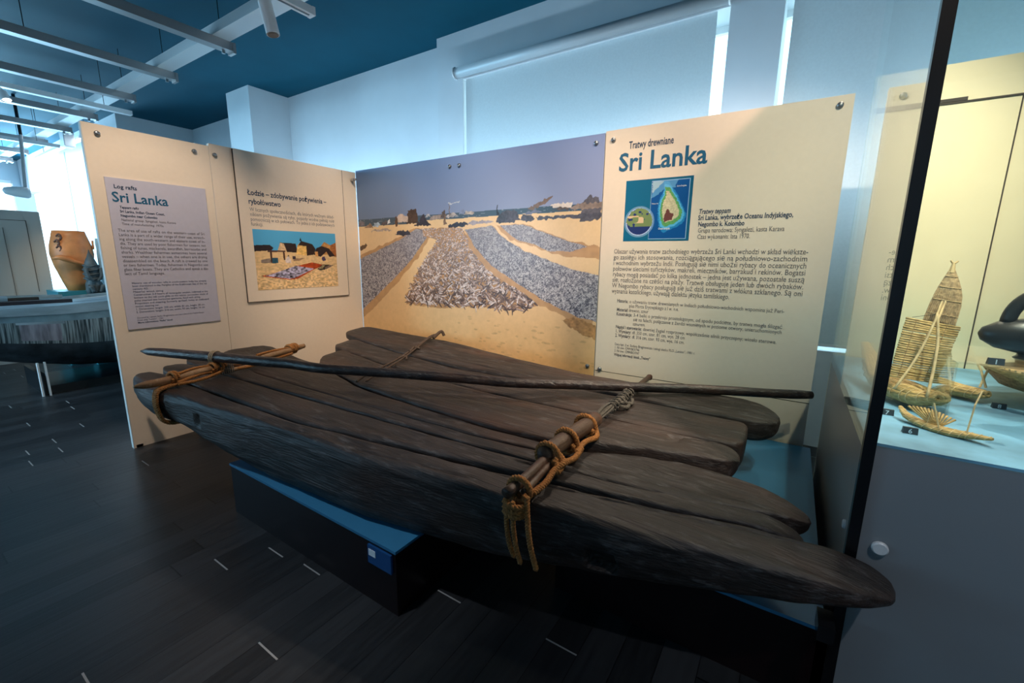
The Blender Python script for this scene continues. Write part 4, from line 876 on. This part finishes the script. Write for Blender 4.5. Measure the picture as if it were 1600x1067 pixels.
# right large reed boat
b9 = empty('reed_boat_model', (.95, 2.5, .875), 'wide reed boat model with stitched rim, under the black vessel', 'model boat')
hb = MB()
for k in range(11):
    f = k/10; z = .905+.115*f; w = .10+.26*f; hb.tube(smoothpath([(1.00-w*1.0, 2.44-.02*f, z+.005), (1.00-w*.75, 2.33-.07*f, z-.012), (1.05, 2.26-.10*f, z-.018), (1.05+w*.9, 2.33-.06*f, z), (1.1+w*1.2, 2.46, z+.03)], 26), .012, 7)
hb.tube(smoothpath([(.64, 2.45, 1.02), (.78, 2.58, 1.0), (1.05, 2.64, .99), (1.42, 2.5, 1.02)], 20), .012, 7)
hb.build('hull', M['reed'], b9, smooth=True)
MB().lathe((1.03, 2.42, .876), [(.10, 0), (.30, .06), (.35, .115), (.34, .12)], 28, 'z', (1.0, .62)).build('inner_hull', M['reed_dark'], b9, smooth=True)
sb = MB(); RP = smoothpath([(.64, 2.42, 1.028), (.73, 2.26, 1.012), (1.05, 2.16, 1.004), (1.37, 2.27, 1.02)], 40)
for k in range(38): sb.tube([RP[k]+np.array((0, -.012, .008)), RP[k]+np.array((.006, -.014, -.014)), RP[min(39, k+1)]+np.array((0, -.008, .008))], .0018, 5)
sb.build('rim_stitching', M['reed_pale'], b9)

# acrylic riser with black vessel
ar = empty('acrylic_riser', (.62, 2.0, .875), 'clear acrylic riser shelf over the reed boats, carrying the black vessel', 'stand')
MB().box(.470, 1.05, 1.90, 2.32, 1.085, 1.091).build('shelf', M['acrylic'], ar)
MB().box(.470, .476, 1.90, 2.32, .875, 1.085).build('side_sheet', M['acrylic'], ar)
number_tag(1, (.560, 1.915, 1.091), 'small slate tag reading 1 on the acrylic shelf')
vs = empty('stirrup_vessel', (.70, 2.10, 1.091), 'black burnished clay vessel with arched stirrup spout on the acrylic shelf', 'vessel')
MB().lathe((.715, 2.10, 1.165), [(.004, -.158), (.022, -.150), (.045, -.115), (.058, -.06), (.063, 0), (.058, .06), (.04, .11), (.02, .14), (.004, .15)], 28, 'x', (.9, 1)).build('body', M['clay'], vs, smooth=True)
th = np.linspace(0, pi, 24); MB().tube([(.700+.080*cos(a), 2.10, 1.205+.105*sin(a)) for a in th], .020, 12).build('stirrup_handle', M['clay'], vs, smooth=True)
MB().lathe((.725, 2.10, 1.300), [(.020, 0), (.021, .05), (.024, .10), (.020, .10), (.016, .02)], 20).build('spout', M['clay'], vs, smooth=True)
MB().lathe((.70, 2.10, 1.091), [(.050, 0), (.042, .008), (.040, .018)], 24).build('foot', M['clay'], vs, smooth=True)
MB().tube(smoothpath([(.655, 2.09, 1.303), (.672, 2.085, 1.315), (.690, 2.09, 1.312), (.70, 2.09, 1.32)], 10), [.006, .009, .010, .010, .009, .008, .009, .008, .006, .004], 8).build('figure', M['clay'], vs, smooth=True)

# ------------------------------------------------------------------ ceiling grid
t = empty('ceiling_beam', (-8.5, 2.1, 3.2), 'long white channel beam running the length of the hall under the ceiling', 'beam')
MB().box(-15.5, -1.9, 2.03, 2.17, 3.235, 3.243).build('web', M['white_metal'], t)
MB().box(-15.5, -1.9, 2.03, 2.036, 3.243, 3.315).build('flange', M['white_metal'], t); MB().box(-15.5, -1.9, 2.164, 2.17, 3.243, 3.315).build('flange', M['white_metal'], t)
xs = [-4.42, -5.62, -6.78, -8.15, -9.32, -10.67, -12.0, -13.3]
names = ['nearest to the track spotlight', 'second from the right', 'third from the right, above the lower batten', 'fourth from the right', 'fifth from the right', 'sixth from the right', 'seventh from the right', 'farthest down the hall']
for x, nm in zip(xs, names):
    t = empty('cross_channel', (x, -.3, 3.17), 'grey hanging cross channel, '+nm, 'channel', 'hanging cross channels under the ceiling')
    MB().box(x-.045, x+.045, -2.6, 2.21, 3.165, 3.172).box(x-.045, x-.039, -2.6, 2.21, 3.172, 3.235).box(x+.039, x+.045, -2.6, 2.21, 3.172, 3.235).box(x-.05, x+.05, 2.19, 2.215, 3.150, 3.235).build('channel', M['grey_metal'], t)
    for y in (-1.6, .1, 1.15, 2.12):
        MB().cyl((x, y, 3.17), (x, y, H), .0035, 6).build('wire', M['black'], t)
    MB().cyl((x, 2.13, 3.135), (x, 2.13, 3.168), .014, 10).build('bolt', M['steel'], t)
# lower light battens
for x, nm in ((-7.05, 'nearer of the two hanging below the channels'), (-10.2, 'farther of the two hanging below the channels')):
    t = empty('light_batten', (x, 0, 3.05), 'pale light batten, '+nm, 'light', 'pale light battens')
    MB().box(x-.035, x+.035, -2.2, 2.25, 3.065, 3.115).build('housing', M['white_metal'], t)
    for y in (-1.0, .9, 2.0): MB().cyl((x, y, 3.115), (x, y, H), .003, 6).build('wire', M['black'], t)
# track with spotlight
t = empty('lighting_track', (-3.02, .7, 3.03), 'white lighting track ending beside the cylinder spotlight', 'track')
MB().box(-3.05, -2.985, -1.2, 2.05, 3.035, 3.085).build('rail', M['white_metal'], t)
MB().box(-3.025, -3.008, -1.2, 2.04, 3.033, 3.036).build('slot', M['black'], t)
MB().box(-3.052, -2.983, 2.05, 2.07, 3.033, 3.087).build('end_cap', M['white_metal'], t)
for y in (.2, 1.95): MB().cyl((-3.018, y, 3.085), (-3.018, y, H), .004, 6).build('wire', M['steel'], t)
def cyl_spot(x, y, z, dz, label, m=M['white_metal'], face=M['white_metal'], h=.19, r=.04, tilt=(.03, .02), g=None):
    t = empty('spotlight', (x, y, z-h), label, 'spotlight', g)
    MB().tube([(x, y, z), (x+tilt[0], y+tilt[1], z-h)], r, 24).build('housing', m, t, smooth=False)
    MB().cyl((x, y, z), (x, y, z+dz), .012, 10).build('bracket', m, t)
    MB().tube([(x+tilt[0]*1.0, y+tilt[1]*1.0, z-h-.002), (x+tilt[0]*1.01, y+tilt[1]*1.01, z-h-.004)], r*.8, 20).build('lens', face, t)
cyl_spot(-3.018, 1.735, 2.985, .05, 'white cylinder spotlight hanging from the track at the top of the view', face=M['black'])
cyl_spot(-7.05, 1.19, 3.02, .04, 'lit round spotlight glowing on the batten at the left edge', face=M['sky_lamp'], h=.08)

t = empty('strip_light', (-11.6, 2.62, 3.30), 'glowing white strip light along the far wall under the ceiling', 'light')
MB().box(-13.6, -9.95, 2.58, 2.66, 3.33, 3.37).build('housing', M['white_metal'], t)
MB().box(-13.55, -10.0, 2.59, 2.65, 3.322, 3.33).build('tube', M['sky_lamp'], t)
for x in (-13.0, -11.5, -10.3): MB().cyl((x, 2.62, 3.37), (x, 2.62, H), .006, 6).build('hanger', M['grey_metal'], t)
t = empty('loudspeaker', (-10.6, 2.45, 3.0), 'small pale box speaker hung near the far strip light', 'speaker')
MB().box(-10.72, -10.5, 2.38, 2.52, 3.16, 3.42).build('housing', M['white_metal'], t, bevel=.01)
MB().cyl((-10.6, 2.45, 3.42), (-10.6, 2.45, H), .012, 8).build('bracket', M['grey_metal'], t)
# drop lamp near the far windows
t = empty('pendant_lamp', (-10, 1.72, 2.25), 'pale blue cone lamp on a thin drop rod near the far windows', 'lamp')
MB().cyl((-10, 1.80, 3.14), (-10, 1.74, 2.36), .022, 10).build('rod', M['grey_metal'], t)
MB().cyl((-10, 1.80, 3.14), (-10, 1.80, H), .02, 10).build('mount', M['black'], t)
MB().lathe((-10, 1.62, 2.30), [(.012, -.12), (.05, -.10), (.075, .0), (.085, .13), (.07, .16), (.02, .165)], 20, 'y').build('shade', M['white_metal'], t, smooth=True)

# ------------------------------------------------------------------ far boat on its stand
bt = empty('wooden_boat', (-6.7, 1.3, 0), 'old painted plank boat on a stand behind the left panel', 'boat')
ys = np.linspace(-1.2, 3.6, 60)
half = interp([(-1.2, .02), (-.8, .18), (-.3, .33), (.3, .44), (.9, .50), (1.6, .53), (2.4, .50), (3.2, .35), (3.6, .2)])
keel = interp([(-1.2, .78), (-.6, .62), (0, .50), (.45, .40), (.9, .26), (1.3, .16), (1.8, .10), (3, .10), (3.6, .2)])
gun = interp([(-1.2, .98), (-.3, .90), (.6, .865), (1.2, .875), (1.8, .915), (2.6, .96), (3.6, 1.05)])
def hull_strip(f0, f1, name, m, K=10, off=0.0, y0=-1.2, y1=3.6, sides=(1, -1)):
    mb = MB(); V = []; F = []; yy = np.linspace(y0, y1, 60)
    for side in sides:
        b = len(V)
        for y in yy:
            h, k, g = float(half(y)), float(keel(y)), float(gun(y))
            for j in range(K):
                f = f0+(f1-f0)*j/(K-1)       # 0 gunwale, 1 keel
                x = h*(1-max(0, f)**3.0)**.6 if f < 1 else 0; z = g+(k-g)*(f**.92 if f > 0 else f)
                V.append((-6.7+side*(x+off), y, z))
        for i in range(59):
            for j in range(K-1): F.append((b+i*K+j, b+(i+1)*K+j, b+(i+1)*K+j+1, b+i*K+j+1))
    return mb.add(V, F).build(name, m, bt, smooth=True)
hull_strip(0, .20, 'top_strake', M['boat_grey'], 5)
hull_strip(.20, .55, 'painted_planking', M['boat_planks'], 8)
hull_strip(.55, 1.0, 'bottom_planking', M['boat_bottom'], 14)
hull_strip(-.005, .10, 'gunwale', M['boat_white'], 4, .018)
hull_strip(.225, .50, 'painted_figures', mat('pale_figure_paint', (.42, .36, .40), .8, nscale=7, var=.5, stretch=(1, 3, .4)), 6, .004, .86, 1.14, (1,))
hull_strip(.20, .235, 'picture_border', M['boat_white'], 3, .006, .84, 1.17, (1,))
mb = MB(); V = []
for y in ys: V += [(-6.7-float(half(y))+.01, y, float(gun(y))-.03), (-6.7+float(half(y))-.01, y, float(gun(y))-.03)]
mb.add(V, [(2*i, 2*i+1, 2*i+3, 2*i+2) for i in range(59)]).build('deck', M['boat_white'], bt)
st_ = empty('boat_stand', (-6.4, 1.5, 0), 'dark stand with white edged legs under the plank boat', 'stand')
MB().box(-6.9, -6.15, .98, 2.3, 0, .085).build('base', M['black'], st_)
for y in (.905, .955): MB().box(-6.12, -6.095, y, y+.014, 0, .34).build('leg', M['white_metal'], st_)
MB().box(-6.9, -6.12, .93, .97, .0, .20).build('cradle', M['black'], st_)
for k, (y0, y1, x, z, w, m, lb) in enumerate([(.0, 1.28, -6.35, .895, .09, 'plank_dark', 'dark plank lying along the near side of the boat'), (.1, 1.08, -6.55, .915, .06, 'stick_dark', 'reddish brown plank lying in the middle of the boat')]):
    tag(MB().box(x-w/2, x+w/2, y0, y1, z, z+.035).build('plank', M[m]), lb, 'plank')
tag(MB().tube([(-6.45, -.3, .95), (-6.42, .85, .955)], .026, 12).build('spar', M['boat_white'], smooth=True), 'pale round spar lying on the boat deck', 'spar')
tag(MB().tube([(-6.8, -.3, .97), (-6.78, 1.3, .93)], .02, 10).build('oar', M['grey_panel'], smooth=True), 'thin grey oar lying across the boat deck', 'oar')

# grey info panel, plinth, drum and statue beyond the boat
t = empty('info_panel', (-8.25, .6, 0), 'tall grey information panel standing beyond the boat at the left edge', 'panel')
MB().box(-8.32, -8.28, -.4, 1.52, 0, 1.915).build('board', M['grey_panel'], t)
MB().box(-8.279, -8.276, 1.385, 1.391, .9, 1.80).box(-8.279, -8.276, .9, 1.385, 1.794, 1.80).box(-8.279, -8.276, 1.18, 1.184, .5, 1.70).build('seam', M['seam'], t)
t = empty('teal_plinth', (-7.9, 1.9, 0), 'teal plinth under the orange drum and the dark statue', 'plinth')
MB().box(-8.1, -7.55, 1.42, 2.6, 0, .93).build('body', M['teal_box'], t); MB().box(-7.545, -7.34, 1.62, 2.5, 0, .885).build('step', M['teal_box'], t)
t = empty('clay_drum', (-7.75, 1.68, .93), 'tall orange clay vessel with animal reliefs on the teal plinth', 'vessel')
MB().lathe((-7.78, 1.655, .93), [(.10, 0), (.13, .10), (.185, .32), (.205, .46), (.195, .56), (.165, .68), (.15, .745), (.135, .745), (.13, .70)], 32, 'z').build('body', M['drum'], t, smooth=True)
MB().tube(smoothpath([(-7.62, 1.44, 1.33), (-7.58, 1.50, 1.345), (-7.57, 1.60, 1.30), (-7.585, 1.72, 1.25), (-7.62, 1.80, 1.24)], 18), list(np.linspace(.012, .035, 6))+list(np.linspace(.035, .008, 12)), 8).build('relief_animal', M['drum'], t, smooth=True)
for (y, z) in ((1.515, 1.60), (1.49, 1.53), (1.50, 1.46), (1.60, 1.53)):
    MB().tube(smoothpath([(-7.66, y, z), (-7.63, y+.02, z+.03), (-7.63, y+.035, z-.01), (-7.64, y+.02, z-.04)], 10), .010, 7).build('relief_figure', M['drum_dark'], t, smooth=True)
MB().tube([(-7.62, 1.74, 1.42), (-7.64, 1.745, 1.56)], .010, 7).tube([(-7.68, 1.84, 1.45), (-7.70, 1.85, 1.56)], .012, 7).build('relief_post', M['drum'], t, smooth=True)
t = empty('statue', (-7.45, 1.74, .885), 'dark carved seated figure statue in front of the orange vessel', 'statue')
MB().lathe((-7.44, 1.735, .885), [(.085, 0), (.09, .06), (.085, .14), (.07, .17), (.080, .24), (.078, .34), (.06, .40), (.045, .44), (.03, .47), (.012, .52), (.004, .56)], 20, 'z', (1, .95)).build('body', M['statue'], t, smooth=True)
for z, r in ((.20, .084), (.255, .084), (.31, .084), (.36, .076)):
    MB().tube([(-7.44+r*cos(a), 1.735+r*sin(a)*.95, .885+z+.008*sin(3*a)) for a in np.linspace(0, 2*pi, 21)[:-1]], .011, 6, closed=True).build('ring', M['statue'], t, smooth=True)
for s in (-1, 1): MB().tube(smoothpath([(-7.37, 1.735+s*.07, 1.22), (-7.345, 1.735+s*.06, 1.12), (-7.35, 1.735+s*.02, 1.06)], 10), .018, 8).tube(smoothpath([(-7.38, 1.735+s*.06, .92), (-7.34, 1.735+s*.06, 1.00), (-7.345, 1.735+s*.03, .92)], 10), .024, 8).build('limb', M['statue'], t, smooth=True)
tag(MB().lathe((-7.62, 1.885, .93), [(.035, 0), (.035, .45), (.03, .52), (.034, .60), (.028, .66)], 16).build('glass_bottle', M['boat_grey'], smooth=True), 'slim blue grey column object between vessel and panel edge', 'column')
